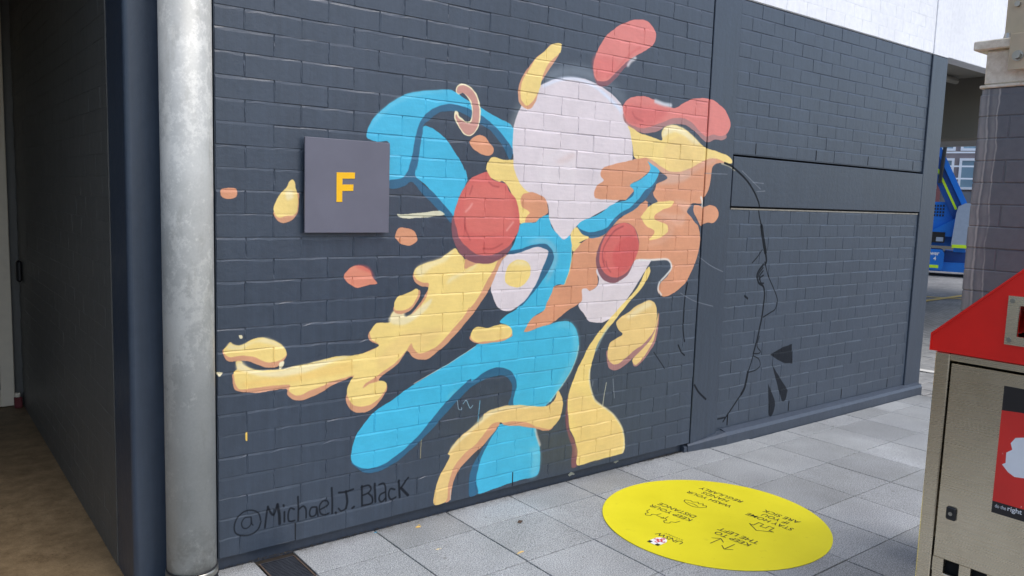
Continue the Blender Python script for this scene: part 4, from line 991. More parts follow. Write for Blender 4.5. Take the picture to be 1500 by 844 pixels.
# ================================================================== DOWNPIPE
def galv():
    k = Mat('galvanised_steel')
    base_c = k.ramp(k.noise(6, 4), lin((172, 173, 168)), lin((188, 189, 184)))
    fine = k.noise(16, 9, 0.82, stretch=(1, 1, .8))
    big = k.noise(3.2, 3, 0.5, stretch=(1, 1, .6))
    ad = k.node('ShaderNodeMath', operation='MULTIPLY_ADD')
    k.link(big, ad.inputs[0]); ad.inputs[1].default_value = 0.7; k.link(fine, ad.inputs[2])
    wh = k.ramp(ad.outputs[0], (0, 0, 0), (1, 1, 1), 0.86, 0.93)
    col = k.mix(k.mix(1.0, wh, (0.6, 0.6, 0.6), 'MULTIPLY'), base_c, lin((212, 212, 205)))
    spg = k.ramp(k.noise(120, 3, 0.7), (0.94, 0.94, 0.94), (1.04, 1.04, 1.04))
    col = k.mix(1.0, col, spg, 'MULTIPLY')
    sep = k.node('ShaderNodeSeparateXYZ')
    k.link(k.vec(), sep.inputs[0])
    foot = k.node('ShaderNodeMapRange')
    foot.inputs[1].default_value = 0.08; foot.inputs[2].default_value = 0.32; foot.inputs[3].default_value = 0.6; foot.inputs[4].default_value = 0.0
    k.link(sep.outputs['Z'], foot.inputs[0])
    mud = k.mix(1.0, foot.outputs[0], k.ramp(k.noise(18, 6, .7), (0, 0, 0), (1, 1, 1), .45, .6), 'MULTIPLY')
    col = k.mix(mud, col, lin((120, 114, 104)))
    sm = k.ramp(k.noise(22, 5, 0.7, stretch=(1, 1, .3)), (1, 1, 1), (0.8, 0.79, 0.77), 0.55, 0.75)
    col = k.mix(1.0, col, sm, 'MULTIPLY')
    return k.done(col, 0.5, 0.12, 0.5, k.bump(k.noise(70, 4), 0.08, 0.002))
M['galv'] = galv()
M['rubber'] = plain('black_rubber', (30, 31, 34), 0.5, var=0.15)
pp = thing('downpipe', (-0.150, -0.105, 0), 'tall galvanised steel downpipe with flaky patches standing at the corner pier', 'downpipe')
c = (-0.150, -0.105, 0)
MB().lathe(c, [(0.086, 0.095), (0.086, 2.71)], 48).build('pipe', M['galv'], pp, smooth=True)
M['band'] = plain('bright_steel_band', (170, 166, 156), 0.3, 0.9, var=0.1)
MB().lathe(c, [(0.0868, 0.104), (0.0895, 0.104), (0.0895, 0.110), (0.0868, 0.110)], 48).build('gasket', M['rubber'], pp, smooth=True)
MB().lathe(c, [(0.084, 0.080), (0.0905, 0.080), (0.0915, 0.092), (0.0905, 0.103), (0.084, 0.103)], 48).build('clamp_band', M['band'], pp, smooth=True)
MB().lathe(c, [(0.098, 0.002), (0.098, 0.03), (0.092, 0.05), (0.089, 0.0795)], 48).build('boot', M['rubber'], pp, smooth=True)

# ================================================================== LETTER SIGN
M['plate'] = worn_print('mauve_grey_enamel', (102, 102, 114), (150, 150, 160))
M['letter'] = plain('yellow_vinyl', (246, 188, 14), 0.45, var=0.03)
sg = thing('letter_sign', (0.506, -0.03, 1.33), 'square mauve grey plate with a yellow letter F on the mural wall', 'sign')
MB().box(0.318, 0.695, -0.028, -0.019, 1.333, 1.710, 0.0015).build('plate', M['plate'], sg)
for bx in (0.36, 0.65):
    MB().box(bx - .02, bx + .02, -0.0188, 0.003, 1.36, 1.68).build('batten', M['black'], sg)
Fp = [(0.4525, 1.458), (0.4780, 1.459), (0.4780, 1.503), (0.5265, 1.505), (0.5275, 1.531), (0.4780, 1.529), (0.4785, 1.553), (0.5330, 1.555), (0.5340, 1.580), (0.4525, 1.577)]
MB().prism([(x, -0.0295, z) for x, z in Fp], (0, 0.0012, 0)).build('letter', M['letter'], sg)

# ================================================================== FLOOR STICKER
def sticker_mat():
    k = Mat('yellow_floor_vinyl')
    col = k.ramp(k.noise(3, 5), lin((214, 203, 20)), lin((226, 215, 30)))
    sc = k.ramp(k.noise(22, 6, 0.75, stretch=(1, .3, 1)), (1, 1, 1), (0.86, 0.84, 0.7), 0.62, 0.75)
    shoe = k.ramp(k.noise(12, 7, 0.78), (1, 1, 1), (0.72, 0.70, 0.62), 0.60, 0.78)
    col = k.mix(1.0, k.mix(1.0, col, sc, 'MULTIPLY'), shoe, 'MULTIPLY')
    scr = k.noise(30, 3, 0.5, stretch=(.25, 3, 1))
    col = k.mix(1.0, col, k.ramp(scr, (1, 1, 1), (0.84, 0.82, 0.72), 0.72, 0.75), 'MULTIPLY')
    return k.done(col, 0.5, 0, 0.4, k.bump(k.noise(240, 2), 0.12, 0.001))
M['sticker'] = sticker_mat()
M['ink'] = plain('black_print', (40, 38, 24), 0.6, var=0.1)
M['crest_red'] = plain('red_print', (206, 60, 66), 0.6, var=0.05)
M['crest_white'] = plain('white_print', (232, 232, 236), 0.6, var=0.03)
SC = (2.069, -0.758)
stk = thing('floor_sticker', (SC[0], SC[1], 0), 'round bright yellow floor sticker printed with health notices on the grey tiles', 'sticker')
n = 96
MB().lathe((SC[0], SC[1], 0), [(0.530, 0.0022), (0.530, 0.0042), (0.5285, 0.0048)], n).build('disc', M['sticker'], stk)
ZI = 0.0056
def put_text(body, mid, length, ang, cap, name='lettering', mat='ink', z=ZI, bold=0.0):
    v, f = text_mesh(body, 1.0, bold)
    xs = [q[0] for q in v]
    ys_ = [q[1] for q in v]
    w, hh = max(xs) - min(xs), max(ys_) - min(ys_)
    cx, cy = (max(xs) + min(xs)) / 2, (max(ys_) + min(ys_)) / 2
    sx, sy = length / w, cap / hh
    ca, sa = math.cos(RAD(ang)), math.sin(RAD(ang))
    vv = []
    for q in v:
        a, b = (q[0] - cx) * sx, (q[1] - cy) * sy
        vv.append((mid[0] + a * ca - b * sa, mid[1] + a * sa + b * ca, z))
    MB().add(vv, f).build(name, M[mat], stk)
AN = 94.5
for body, mid, ln in (('WASH YOUR', (2.255, -0.580), 0.262), ('HANDS', (2.308, -0.578), 0.152), ('REGULARLY', (2.358, -0.575), 0.25), ('KEEP YOUR', (1.949, -0.590), 0.242), ('DISTANCE', (2.001, -0.587), 0.215), ('KEEP TO', (1.954, -0.95), 0.177), ('THE LEFT', (2.004, -0.946), 0.203), ('STAY HOME', (2.268, -0.928), 0.240), ('IF YOU', (2.320, -0.925), 0.135), ('ARE SICK', (2.372, -0.923), 0.191)):
    put_text(body, mid, ln, AN, 0.034, bold=0.006)
put_text('UNSW', (1.717, -0.786), 0.14, AN, 0.032, bold=0.004)
put_text('SYDNEY', (1.748, -0.786), 0.10, AN, 0.009)
def ink_line(pts, w=0.0045, name='pictogram', z=ZI, closed=False, mat='ink'):
    mb = MB()
    P = [Vector((a, b, z)) for a, b in pts]
    if closed:
        P.append(P[0])
    for a, b in zip(P[:-1], P[1:]):
        d = (b - a).normalized()
        e = Vector((-d.y, d.x, 0)) * w / 2
        mb.add([a - e - d * w * .3, b - e + d * w * .3, b + e + d * w * .3, a + e - d * w * .3], [(0, 1, 2, 3)])
        z += 0.00003
        P = P
    return mb.build(name, M[mat], stk)
def loc(o, s, pts):
    ca, sa = math.cos(RAD(AN)), math.sin(RAD(AN))
    return [(o[0] + s * (a * ca - b * sa), o[1] + s * (a * sa + b * ca)) for a, b in pts]
# arrows (keep left), house (stay home), washing hands, two people apart
ink_line([(1.831, -0.925), (1.909, -0.921)])
ink_line(loc((1.912, -0.920), 1, [(-.030, .026), (0, 0), (.030, .026)]))
ink_line([(1.912, -0.994), (1.837, -0.998)])
ink_line(loc((1.833, -0.998), 1, [(-.028, -.026), (0, 0), (.028, -.026)]))
ink_line(loc((2.172, -0.951), 1, [(-.062, 0), (0, .045), (.062, 0), (.040, .0), (.040, -.045), (.014, -.045), (.014, -.012), (-.014, -.012), (-.014, -.045), (-.040, -.045), (-.040, 0)]), closed=True)
ink_line(loc((2.140, -0.584), 1, [(-.062, -.01), (-.045, .022), (-.015, .036), (.02, .030), (.055, .012), (.064, -.008), (.040, -.022), (.02, -.014), (.004, -.034), (-.012, -.018), (-.026, -.036), (-.038, -.016), (-.052, -.026)]), closed=True, w=.0042)
ink_line(loc((2.140, -0.584), 1, [(-.03, .016), (0, .004), (.034, .010)]), w=.0038)
for oo in ((1.866, -0.543), (1.872, -0.655)):
    ink_line(loc(oo, 1, [(-.034, -.034), (-.030, -.004), (-.012, .006), (-.016, .026), (0, .040), (.016, .026), (.012, .006), (.030, -.004), (.034, -.034)]), w=.0038)
ink_line(loc((1.868, -0.598), 1, [(-.022, 0), (.020, 0)]), w=.004)
ink_line(loc((1.868, -0.598), 1, [(-.012, .010), (-.024, 0), (-.012, -.010)]), w=.004)
def flat(pts, mat, z, name='crest'):
    return MB().add([(a, b, z) for a, b in pts], [tuple(range(len(pts)))]).build(name, M[mat], stk)
CC = (1.656, -0.780)
flat(loc(CC, 1, [(-.030, .044), (.030, .044), (.030, -.016), (.020, -.034), (0, -.046), (-.020, -.034), (-.030, -.016)]), 'crest_white', ZI)
flat(loc(CC, 1, [(-.030, .046), (.030, .046), (.030, .026), (-.030, .026)]), 'ink', ZI + .0004)
flat(loc(CC, 1, [(-.012, .047), (.012, .047), (.012, .025), (-.012, .025)]), 'crest_white', ZI + .0006)
flat(loc(CC, 1, [(-.0075, .024), (.0075, .024), (.0075, -.040), (-.0075, -.040)]), 'crest_red', ZI + .0006)
flat(loc(CC, 1, [(-.028, .001), (.028, .001), (.028, -.013), (-.028, -.013)]), 'crest_red', ZI + .0009)
for q in ((0, -.006), (-.020, -.006), (.020, -.006), (0, .016), (0, -.028)):
    flat(loc(CC, 1, [(q[0] + .0045 * math.cos(t), q[1] + .0045 * math.sin(t)) for t in [2 * math.pi * i / 8 for i in range(8)]]), 'crest_white', ZI + .0012)

# ================================================================== DRAIN GRATE
M['grate'] = plain('black_iron', (70, 74, 82), 0.5, 0.6, var=0.2)
M['rust'] = plain('rusty_angle', (84, 70, 60), 0.8, 0.2, var=0.35, scale=40)
dr = thing('drain_grate', (0.20, -0.13, 0), 'small black slotted drain grate with rusty edges beside the downpipe', 'drain')
gx0, gx1, gy0, gy1 = 0.130, 0.281, -0.42, -0.022
MB().box(gx0, gx1, gy0, gy1, -0.0088, -0.0080).build('sump', M['black'], dr)
for xx in (gx0, gx1 - .006):
    MB().box(xx, xx + .006, gy0, gy1, -0.003, 0.0035).build('frame_edge', M['rust'], dr)
MB().box(gx0 + .006, gx1 - .006, gy1 - .006, gy1, -0.003, 0.003).build('frame_edge', M['grate'], dr)
yy = gy1 - .014
while yy > gy0:
    MB().box(gx0 + .0062, gx1 - .0062, yy - .006, yy, -0.0028, 0.002).build('bar', M['grate'], dr)
    yy -= 0.0125
for xx in (0.168, 0.205, 0.242):
    MB().box(xx - .002, xx + .002, gy0, gy1 - .007, -0.0027, 0.0008).build('cross_bar', M['grate'], dr)

# ================================================================== BIN
M['steel'] = None
def brushed():
    k = Mat('brushed_stainless')
    n = k.noise(5, 4)
    b = k.noise(40, 3, 0.6, stretch=(1, .06, 14))
    col = k.ramp(n, lin((216, 203, 178)), lin((226, 214, 190)))
    sm = k.ramp(k.noise(9, 7, 0.75, stretch=(1, 1, .5)), (1, 1, 1), (0.90, 0.89, 0.86), 0.50, 0.75)
    col = k.mix(1.0, col, sm, 'MULTIPLY')
    r = k.node('ShaderNodeMapRange')
    r.inputs[3].default_value = 0.22
    r.inputs[4].default_value = 0.34
    k.link(b, r.inputs[0])
    return k.done(col, r.outputs[0], 1.0, 0.5, k.bump(b, 0.02, 0.0006))
M['steel'] = brushed()
M['red'] = plain('red_enamel', (232, 30, 20), 0.36, var=0.10, scale=5, bump=0.05)
M['poster_red'] = worn_print('poster_red', (222, 48, 40), (226, 200, 190))
M['poster_black'] = worn_print('poster_black', (36, 32, 32), (120, 112, 108))
M['poster_white'] = worn_print('poster_white', (228, 228, 230), (176, 150, 144))
M['void'] = plain('bin_inside', (12, 12, 13), 0.9, var=0.1)
bn = thing('litter_bin', (1.94, -2.26, 0), 'stainless steel litter bin with red gabled hood and red poster', 'bin')
bx, by0, by1 = 1.600, -2.625, -1.905
for y0, y1 in ((by1 - .043, by1), (by0, by0 + .043)):
    MB().box(bx, bx + .043, y0, y1, 0.0, 1.062, 0.003).build('post', M['steel'], bn)
    MB().box(bx + .64, bx + .683, y0, y1, 0.0, 1.062, 0.003).build('post', M['steel'], bn)
MB().box(bx + .002, bx + .04, by0 + .043, by1 - .043, 1.040, 1.062, 0.002).build('top_rail', M['steel'], bn)
MB().box(bx + .05, bx + .64, by1 - .036, by1 - .006, 0.03, 1.058).build('side_panel', M['steel'], bn)
MB().box(bx + .05, bx + .64, by0 + .006, by0 + .036, 0.03, 1.058).build('side_panel', M['steel'], bn)
MB().box(bx + .65, bx + .676, by0 + .044, by1 - .044, 0.03, 1.058).build('back_panel', M['steel'], bn)
# door with a row of slots near its foot
dy0, dy1 = by0 + .047, by1 - .047
SZ0, SZ1 = 0.360, 0.407
dm = MB().box(bx + .006, bx + .022, dy0, dy1, SZ1, 1.031, 0.002)
dm.box(bx + .006, bx + .022, dy0, dy1, 0.06, SZ0, 0.002)
ys0 = -1.985
edges = [dy1]
while ys0 - .047 > dy0 + .02:
    edges += [ys0, ys0 - .047]
    ys0 -= 0.080
edges.append(dy0)
for a, b in zip(edges[0::2], edges[1::2]):
    dm.box(bx + .0061, bx + .0219, b, a, SZ0, SZ1)
dr_ = dm.build('door', M['steel'], bn)
MB().box(bx + .03, bx + .036, dy0, dy1, 0.30, 0.46).build('slot_backing', M['void'], bn)
MB().box(bx + .0355, bx + .0362, dy0 + .01, dy1 - .01, 1.0312, 1.0395).build('shadow_gap', M['void'], bn)
lk = MB().box(bx - .002, bx + .007, -2.010, -1.980, 0.540, 0.582, 0.004).build('lock', M['black'], bn)
MB().tube((bx - .004, -1.995, 0.561), (bx + .001, -1.995, 0.561), 0.006, 12).build('keyhole', M['band'], lk)
# poster
px_ = bx + 0.0045
def yz(pts):
    return [(px_, a, b) for a, b in pts]
P_T, P_B, P_L, P_R = 0.992, 0.604, -2.106, -2.43
po = MB().prism(yz([(P_L, P_B), (P_L, P_T), (P_R, P_T), (P_R, P_B)]), (0.0014, 0, 0)).build('poster', M['poster_black'], bn)
MB().prism([(px_ - .0006, a, b) for a, b in [(P_L, 0.640), (P_L, 0.918), (-2.16, 0.922), (-2.25, 0.915), (P_R, 0.92), (P_R, 0.640)]], (0.0005, 0, 0)).build('red_field', M['poster_red'], po)
splat = [(-2.150, 0.845), (-2.139, 0.826), (-2.145, 0.808), (-2.130, 0.795), (-2.131, 0.764), (-2.122, 0.757), (-2.140, 0.738), (-2.158, 0.729), (-2.20, 0.735), (-2.25, 0.72), (-2.30, 0.75), (-2.29, 0.80), (-2.26, 0.85), (-2.20, 0.86)]
MB().prism([(px_ - .0012, a, b) for a, b in splat], (0.0005, 0, 0)).build('white_shape', M['poster_white'], po)
def bin_text(body, y_left, zmid, length, cap, mat, bold=0.0):
    v, f = text_mesh(body, 1.0, bold)
    xs = [q[0] for q in v]
    zs = [q[1] for q in v]
    sx, sz = length / (max(xs) - min(xs)), cap / (max(zs) - min(zs))
    MB().add([(px_ - .0016, y_left - (q[0] - min(xs)) * sx, zmid + (q[1] - (min(zs) + max(zs)) / 2) * sz) for q in v], f).build('lettering', M[mat], po)
bin_text('do the', -2.115, 0.628, 0.030, 0.011, 'poster_white')
bin_text('right thing', -2.149, 0.628, 0.085, 0.019, 'poster_white', 0.012)
# hood: gabled front and roof sheets
EV0, EV1, AP = 1.0635, 1.112, 1.462
hy0, hy1 = by0 - .014, by1 + .014
ym = (hy0 + hy1) / 2
gable = [(hy1, EV0), (hy1, EV1), (ym, AP), (hy0, EV1), (hy0, EV0)]
AY0, AY1, AZ0, AZ1 = ym - .136, ym + .136, 1.143, 1.234
def gab(x0, x1, name):
    mb = MB()
    mb.prism([(x0, a, b) for a, b in [(hy1, EV0), (hy1, EV1), (AY1, EV1 + (AP - EV1) * (hy1 - AY1) / (hy1 - ym)), (AY1, EV0)]], (x1 - x0, 0, 0))
    mb.prism([(x0, a, b) for a, b in [(AY0, EV0), (AY0, EV1 + (AP - EV1) * (hy1 - AY1) / (hy1 - ym)), (hy0, EV1), (hy0, EV0)]], (x1 - x0, 0, 0))
    mb.prism([(x0, a, b) for a, b in [(AY1, EV0), (AY1, AZ0), (AY0, AZ0), (AY0, EV0)]], (x1 - x0, 0, 0))
    mb.prism([(x0, a, b) for a, b in [(AY1, AZ1), (AY1, EV1 + (AP - EV1) * (hy1 - AY1) / (hy1 - ym)), (ym, AP), (AY0, EV1 + (AP - EV1) * (hy1 - AY1) / (hy1 - ym)), (AY0, AZ1)]], (x1 - x0, 0, 0))
    return mb.build(name, M['red'], hood)
hood = MB().prism([(bx - .004, a, b) for a, b in [(hy1 + .004, EV0), (hy1 + .004, EV1 + .006), (ym, AP + .006), (ym, AP), (hy1, EV1), (hy1, EV0)]], (0.70, 0, 0)).prism([(bx - .004, a, b) for a, b in [(hy0 - .004, EV0), (hy0, EV0), (hy0, EV1), (ym, AP), (ym, AP + .006), (hy0 - .004, EV1 + .006)]], (0.70, 0, 0)).build('hood', M['red'], bn)
gab(bx - .001, bx + .003, 'gable')
gab(bx + .685, bx + .690, 'gable')
MB().box(bx + .02, bx + .66, by0 + .01, by1 - .01, 1.064, 1.07).build('hood_floor', M['void'], bn)
fw = .031
ap = MB()
ap.box(bx - .008, bx - .0015, AY0 - fw, AY1 + fw, AZ1, AZ1 + fw * .85).box(bx - .008, bx - .0015, AY0 - fw, AY1 + fw, AZ0 - fw * .85, AZ0)
ap.box(bx - .008, bx - .0015, AY1, AY1 + fw, AZ0, AZ1).box(bx - .008, bx - .0015, AY0 - fw, AY0, AZ0, AZ1)
apf = ap.build('aperture_frame', M['steel'], bn)
for ry in (AY0 - fw * .6, AY1 + fw * .6):
    for rz in (AZ0 - .012, AZ1 + .012):
        MB().tube((bx - .0115, ry, rz), (bx - .008, ry, rz), 0.007, 10, 0.008).build('rivet', M['band'], apf)
for ry, rz in ((AY1 + .016, AZ1 + .012), (AY1 + .016, AZ0 - .012)):
    pass

# ================================================================== BRICK COLUMN WITH STEEL POST
def col_brick():
    k = Mat('stained_slate_brick')
    c = lin((104, 106, 110))
    col = k.mix(0.5, k.ramp(k.noise(2.5, 5), tuple(v * .82 for v in c), tuple(v * 1.15 for v in c)), k.ramp(k.noise(30, 5), tuple(v * .85 for v in c), tuple(v * 1.12 for v in c)))
    sep = k.node('ShaderNodeSeparateXYZ')
    k.link(k.vec(), sep.inputs[0])
    wob = k.noise(5, 3)
    for y0, w, amt in ((-1.668, .0035, .55), (-1.705, .0026, .55), (-1.690, .010, .22), (-1.650, .012, .35)):
        a = k.node('ShaderNodeMath', operation='MULTIPLY_ADD')
        k.link(wob, a.inputs[0]); a.inputs[1].default_value = 0.05; a.inputs[2].default_value = -0.025 - y0
        b = k.node('ShaderNodeMath', operation='ADD')
        k.link(a.outputs[0], b.inputs[0]); k.link(sep.outputs['Y'], b.inputs[1])
        d = k.node('ShaderNodeMath', operation='ABSOLUTE')
        k.link(b.outputs[0], d.inputs[0])
        r = k.node('ShaderNodeMapRange')
        r.inputs[1].default_value = w * .4; r.inputs[2].default_value = w * 1.6; r.inputs[3].default_value = amt; r.inputs[4].default_value = 0
        k.link(d.outputs[0], r.inputs[0])
        gate = k.ramp(k.noise(14, 4, 0.7, stretch=(1, 1, .25)), (0.2, 0.2, 0.2), (1, 1, 1), 0.35, 0.55)
        f = k.mix(1.0, r.outputs[0], gate, 'MULTIPLY')
        col = k.mix(f, col, lin((196, 190, 180)))
    return k.done(col, 0.6, 0, 0.4, k.bump(k.noise(60, 4), 0.3, 0.003))
M['col_brick'] = col_brick()
M['concrete'] = None
def conc():
    k = Mat('weathered_concrete')
    col = k.mix(0.5, k.ramp(k.noise(9, 6, .7), lin((196, 182, 156)), lin((240, 232, 214)), .35, .65), k.ramp(k.noise(40, 5, .7), lin((186, 170, 146)), lin((238, 230, 214))))
    return k.done(col, 0.85, 0, 0.3, k.bump(k.noise(45, 5), 0.5, 0.004))
M['concrete'] = conc()
cm = thing('brick_column', (2.58, -1.81, 0), 'stained grey brick column with a bolted steel post above, behind the bin', 'column')
X0, Y1 = 2.400, -1.635
S = 0.350
MB().box(X0 + .0035, X0 + S - .0035, Y1 - S + .0035, Y1 - .0035, 0, 1.975).build('mortar', M['col_brick'], cm)
zc = 0.004
i = 0
while zc < 1.93:
    z0, z1 = zc + .0012, zc + 0.0848 - .0012
    if i % 2 == 0:
        R4 = [(X0, X0 + .11, Y1 - .232, Y1), (X0, X0 + .232, Y1 - S, Y1 - .235), (X0 + .24, X0 + S, Y1 - S, Y1 - .113), (X0 + .118, X0 + S, Y1 - .11, Y1)]
    else:
        R4 = [(X0, X0 + .232, Y1 - .11, Y1), (X0, X0 + .11, Y1 - S, Y1 - .113), (X0 + .118, X0 + S, Y1 - S, Y1 - .235), (X0 + .24, X0 + S, Y1 - .232, Y1)]
    for a, b, cc, d in R4:
        j = [random.uniform(-.0012, .0012) for _ in range(4)]
        MB().box(a + j[0], b + j[1], cc + j[2], d + j[3], z0, min(z1, 1.976), 0.003).build('brick', M['col_brick'], cm)
    zc += 0.0848
    i += 1
MB().box(X0 - .004, X0 + S + .004, Y1 - S - .004, Y1 + .006, 1.978, 1.990, 0.003).build('bed_course', M['rust'] if False else M['concrete'], cm)
MB().box(X0 + .004, X0 + S - .004, Y1 - S + .004, Y1 - .006, 1.991, 2.122, 0.006).build('pad_block', M['concrete'], cm)
MB().box(X0 - .02, X0 + S + .02, Y1 - S - .035, Y1 + .035, 2.123, 2.158, 0.004).build('cap_slab', M['concrete'], cm)
M['post_steel'] = plain('tan_painted_steel', (190, 174, 146), 0.55, 0.1, var=0.1, scale=9)
pst = MB().box(X0 + .02, X0 + .17, Y1 - .24, Y1 - .056, 2.1585, 4.3, 0.004).build('steel_post', M['post_steel'], cm)
brk = MB().box(X0 - .026, X0 + .018, Y1 - .23, Y1 - .105, 2.1585, 2.168, 0.001).box(X0 - .030, X0 - .0205, Y1 - .23, Y1 - .098, 2.035, 2.168, 0.001).build('bracket', M['post_steel'], cm)
MB().tube((X0 - .048, Y1 - .130, 2.085), (X0 - .030, Y1 - .130, 2.085), 0.014, 6).tube((X0 - .034, Y1 - .130, 2.085), (X0 - .0302, Y1 - .130, 2.085), 0.020, 16).build('bolt', M['band'], brk)
MB().tube((X0 + .0, Y1 - .075, 2.158), (X0 + .0, Y1 - .075, 2.178), 0.014, 10, 0.010).build('bolt', M['band'], cm)
MB().tube((X0 + .008, Y1 - .095, 2.285), (X0 + .02, Y1 - .095, 2.285), 0.010, 10).build('bolt', M['band'], pst)

# ================================================================== BOOM LIFT (blue) across the lane
M['blue'] = plain('bright_blue_enamel', (20, 110, 200), 0.4, var=0.08, scale=3)
M['blue_dark'] = plain('deep_blue_enamel', (16, 70, 140), 0.45, var=0.1, scale=3)
M['grey_cover'] = plain('light_grey_cover', (150, 164, 182), 0.5, var=0.05)
M['neon'] = plain('lime_reflective_tape', (200, 235, 40), 0.4, var=0.03)
M['hose'] = plain('black_hose', (24, 25, 28), 0.5, var=0.1)
LO = Vector((18.73, 5.41, -0.012))
LD = Vector((CAM.x - LO.x, CAM.y - LO.y, 0)).normalized()       # towards the lane mouth
LR = Vector((-LD.y, LD.x, 0))                                   # its right as seen from the lane mouth
lift = thing('boom_lift', LO, 'bright blue boom lift with lime tape parked beyond the wall corner', 'boom lift')
def L(s, d, h):
    return LO + LR * s + LD * d + Vector((0, 0, h))
def lbox(mb, s0, s1, d0, d1, h0, h1):
    v = [L(s, d, h) for s in (s0, s1) for d in (d0, d1) for h in (h0, h1)]
    return mb.add(v, [(0, 1, 3, 2), (4, 6, 7, 5), (0, 4, 5, 1), (2, 3, 7, 6), (0, 2, 6, 4), (1, 5, 7, 3)])
def lpoly(mb, pts, d0, d1):
    return mb.prism([L(s, d0, h) for s, h in pts], LD * (d1 - d0))
lbox(MB(), -1.6, 1.1, -1.2, 0.0, 0.12, 0.34).build('chassis', M['blue'], lift)
cb = lpoly(MB(), [(-1.5, 0.16), (-0.18, 0.16), (-0.14, 0.24), (-0.14, 0.56), (-0.20, 0.64), (-1.5, 0.64)], -0.6, 0.10).build('chassis_cover', M['blue'], lift)
lbox(MB(), -0.14, 1.0, -1.1, -0.1, 0.34, 0.60).build('turntable_ring', M['blue_dark'], lift)
for s in (-1.2, 0.75):
    for d in (-1.25, -0.02):
        mbw = MB().tube(L(s, d - .12, 0.33), L(s, d + .12, 0.33), 0.32, 24)
        w = mbw.build('wheel', M['rubber'], lift)
        MB().tube(L(s, d + .121, 0.33), L(s, d + .135, 0.33), 0.17, 16).build('rim', M['grey_cover'], w)
body = lpoly(MB(), [(-1.3, 0.72), (-0.02, 0.72), (0.00, 1.05), (0.0, 1.40), (-0.06, 1.76), (-1.3, 1.76)], -1.0, -0.15).build('turntable_body', M['blue'], lift)
lpoly(MB(), [(-0.50, 0.95), (-0.02, 0.95), (0.02, 1.10), (0.02, 1.38), (-0.40, 1.10)], -0.15, 0.05).build('deflector', M['blue'], body)
for r in range(4):
    for q in range(5):
        lbox(MB(), -0.50 + q * .06, -0.465 + q * .06, -0.155, -0.143, 1.42 + r * .075, 1.465 + r * .075).build('vent_slot', M['hose'], body)
cbx = lbox(MB(), -0.62, -0.16, -0.10, 0.07, 0.80, 1.05).build('control_box', M['hose'], lift)
lbox(MB(), -0.34, -0.19, 0.071, 0.078, 0.83, 0.93).build('data_plate', M['grey_cover'], cbx)
cov = lpoly(MB(), [(-0.02, 0.76), (0.40, 0.76), (0.46, 1.60), (0.34, 1.74), (0.20, 1.74), (0.06, 1.66), (0.03, 1.50)], -0.5, 0.20).build('engine_cover', M['grey_cover'], lift)
lbox(MB(), 0.0, 0.30, 0.20, 0.208, 0.70, 0.775).build('tape', M['neon'], cov)
lbox(MB(), -0.46, -0.24, 0.1, 0.107, 0.20, 0.27).build('tape', M['neon'], cb)
lbox(MB(), 0.04, 0.28, -0.5, 0.12, 0.60, 0.70).build('bracket', M['blue'], lift)
# boom: two deep plates with a bright outer flange, lime tape and a black ram
def bquad(mb, a0, a1, w0, w1, d0, d1):
    # a: along the boom (0 low end, 1 high end), w: across
    A = Vector((0.15, 1.60)); B = Vector((-1.0, 3.94))
    ax = (B - A); ln = ax.length; ax = ax / ln
    nx = Vector((ax.y, -ax.x))
    pts = [A + ax * a0 * ln + nx * w0, A + ax * a0 * ln + nx * w1, A + ax * a1 * ln + nx * w1, A + ax * a1 * ln + nx * w0]
    return lpoly(mb, [(q.x, q.y) for q in pts], d0, d1)
boom = bquad(MB(), -0.1, 1.0, -0.26, 0.02, -0.75, -0.10).build('boom', M['blue_dark'], lift)
bquad(MB(), -0.1, 1.0, 0.02, 0.14, -0.75, -0.05).build('boom_flange', M['blue'], boom)
bquad(MB(), 0.02, 0.42, -0.145, -0.095, -0.10, -0.093).build('tape', M['neon'], boom)
MB().tube(L(-0.37, -0.02, 2.20), L(-0.30, -0.02, 3.5), 0.042, 10).build('ram', M['hose'], boom)
def lift_text(body_, s, h, length, cap):
    v, f = text_mesh(body_, 1.0, 0.02)
    xs = [q[0] for q in v]; zs = [q[1] for q in v]
    sx, sz = length / (max(xs) - min(xs)), cap / (max(zs) - min(zs))
    MB().add([L(s + (q[0] - min(xs)) * sx, 0.1035, h + (q[1] - min(zs)) * sz) for q in v], f).build('lettering', M['poster_white'], cb)
lift_text('ower', -0.50, 0.50, 0.26, 0.07)
lift_text('4', -0.36, 0.38, 0.06, 0.09)

# ================================================================== FAR BUILDING
FD = Vector((0.92, 0.394, 0)).normalized()
FO = Vector((CAM.x, CAM.y, 0)) + FD * 31.0
FR = Vector((FD.y, -FD.x, 0))
M['facade'] = plain('mauve_grey_cladding', (140, 130, 132), 0.7, var=0.1, scale=1)
M['brown_post'] = plain('red_brown_steel', (118, 70, 70), 0.6, var=0.1)
M['frame_white'] = plain('white_window_frame', (226, 232, 240), 0.45, var=0.03)
M['far_glass'] = Mat('far_window_glass').done(lin((120, 150, 168)), 0.12, 0, 0.7)
M['grey_band'] = plain('grey_parapet', (104, 108, 116), 0.7, var=0.08, scale=1)
fb = thing('glazed_building', FO, 'far mauve grey building with white framed windows and brown steel posts', 'building')
def Fp_(s, d, h):
    return FO + FR * s - FD * d + Vector((0, 0, h))
def fbox(mb, s0, s1, d0, d1, h0, h1):
    v = [Fp_(s, d, h) for s in (s0, s1) for d in (d0, d1) for h in (h0, h1)]
    return mb.add(v, [(0, 1, 3, 2), (4, 6, 7, 5), (0, 4, 5, 1), (2, 3, 7, 6), (0, 2, 6, 4), (1, 5, 7, 3)])
fbox(MB(), -8, 8, -1.5, -0.3, 0, 9.0).build('wall', M['facade'], fb)
fbox(MB(), -8, 8, -0.29, 0.6, 0, 1.35).build('base', M['soffit_dark'], fb)
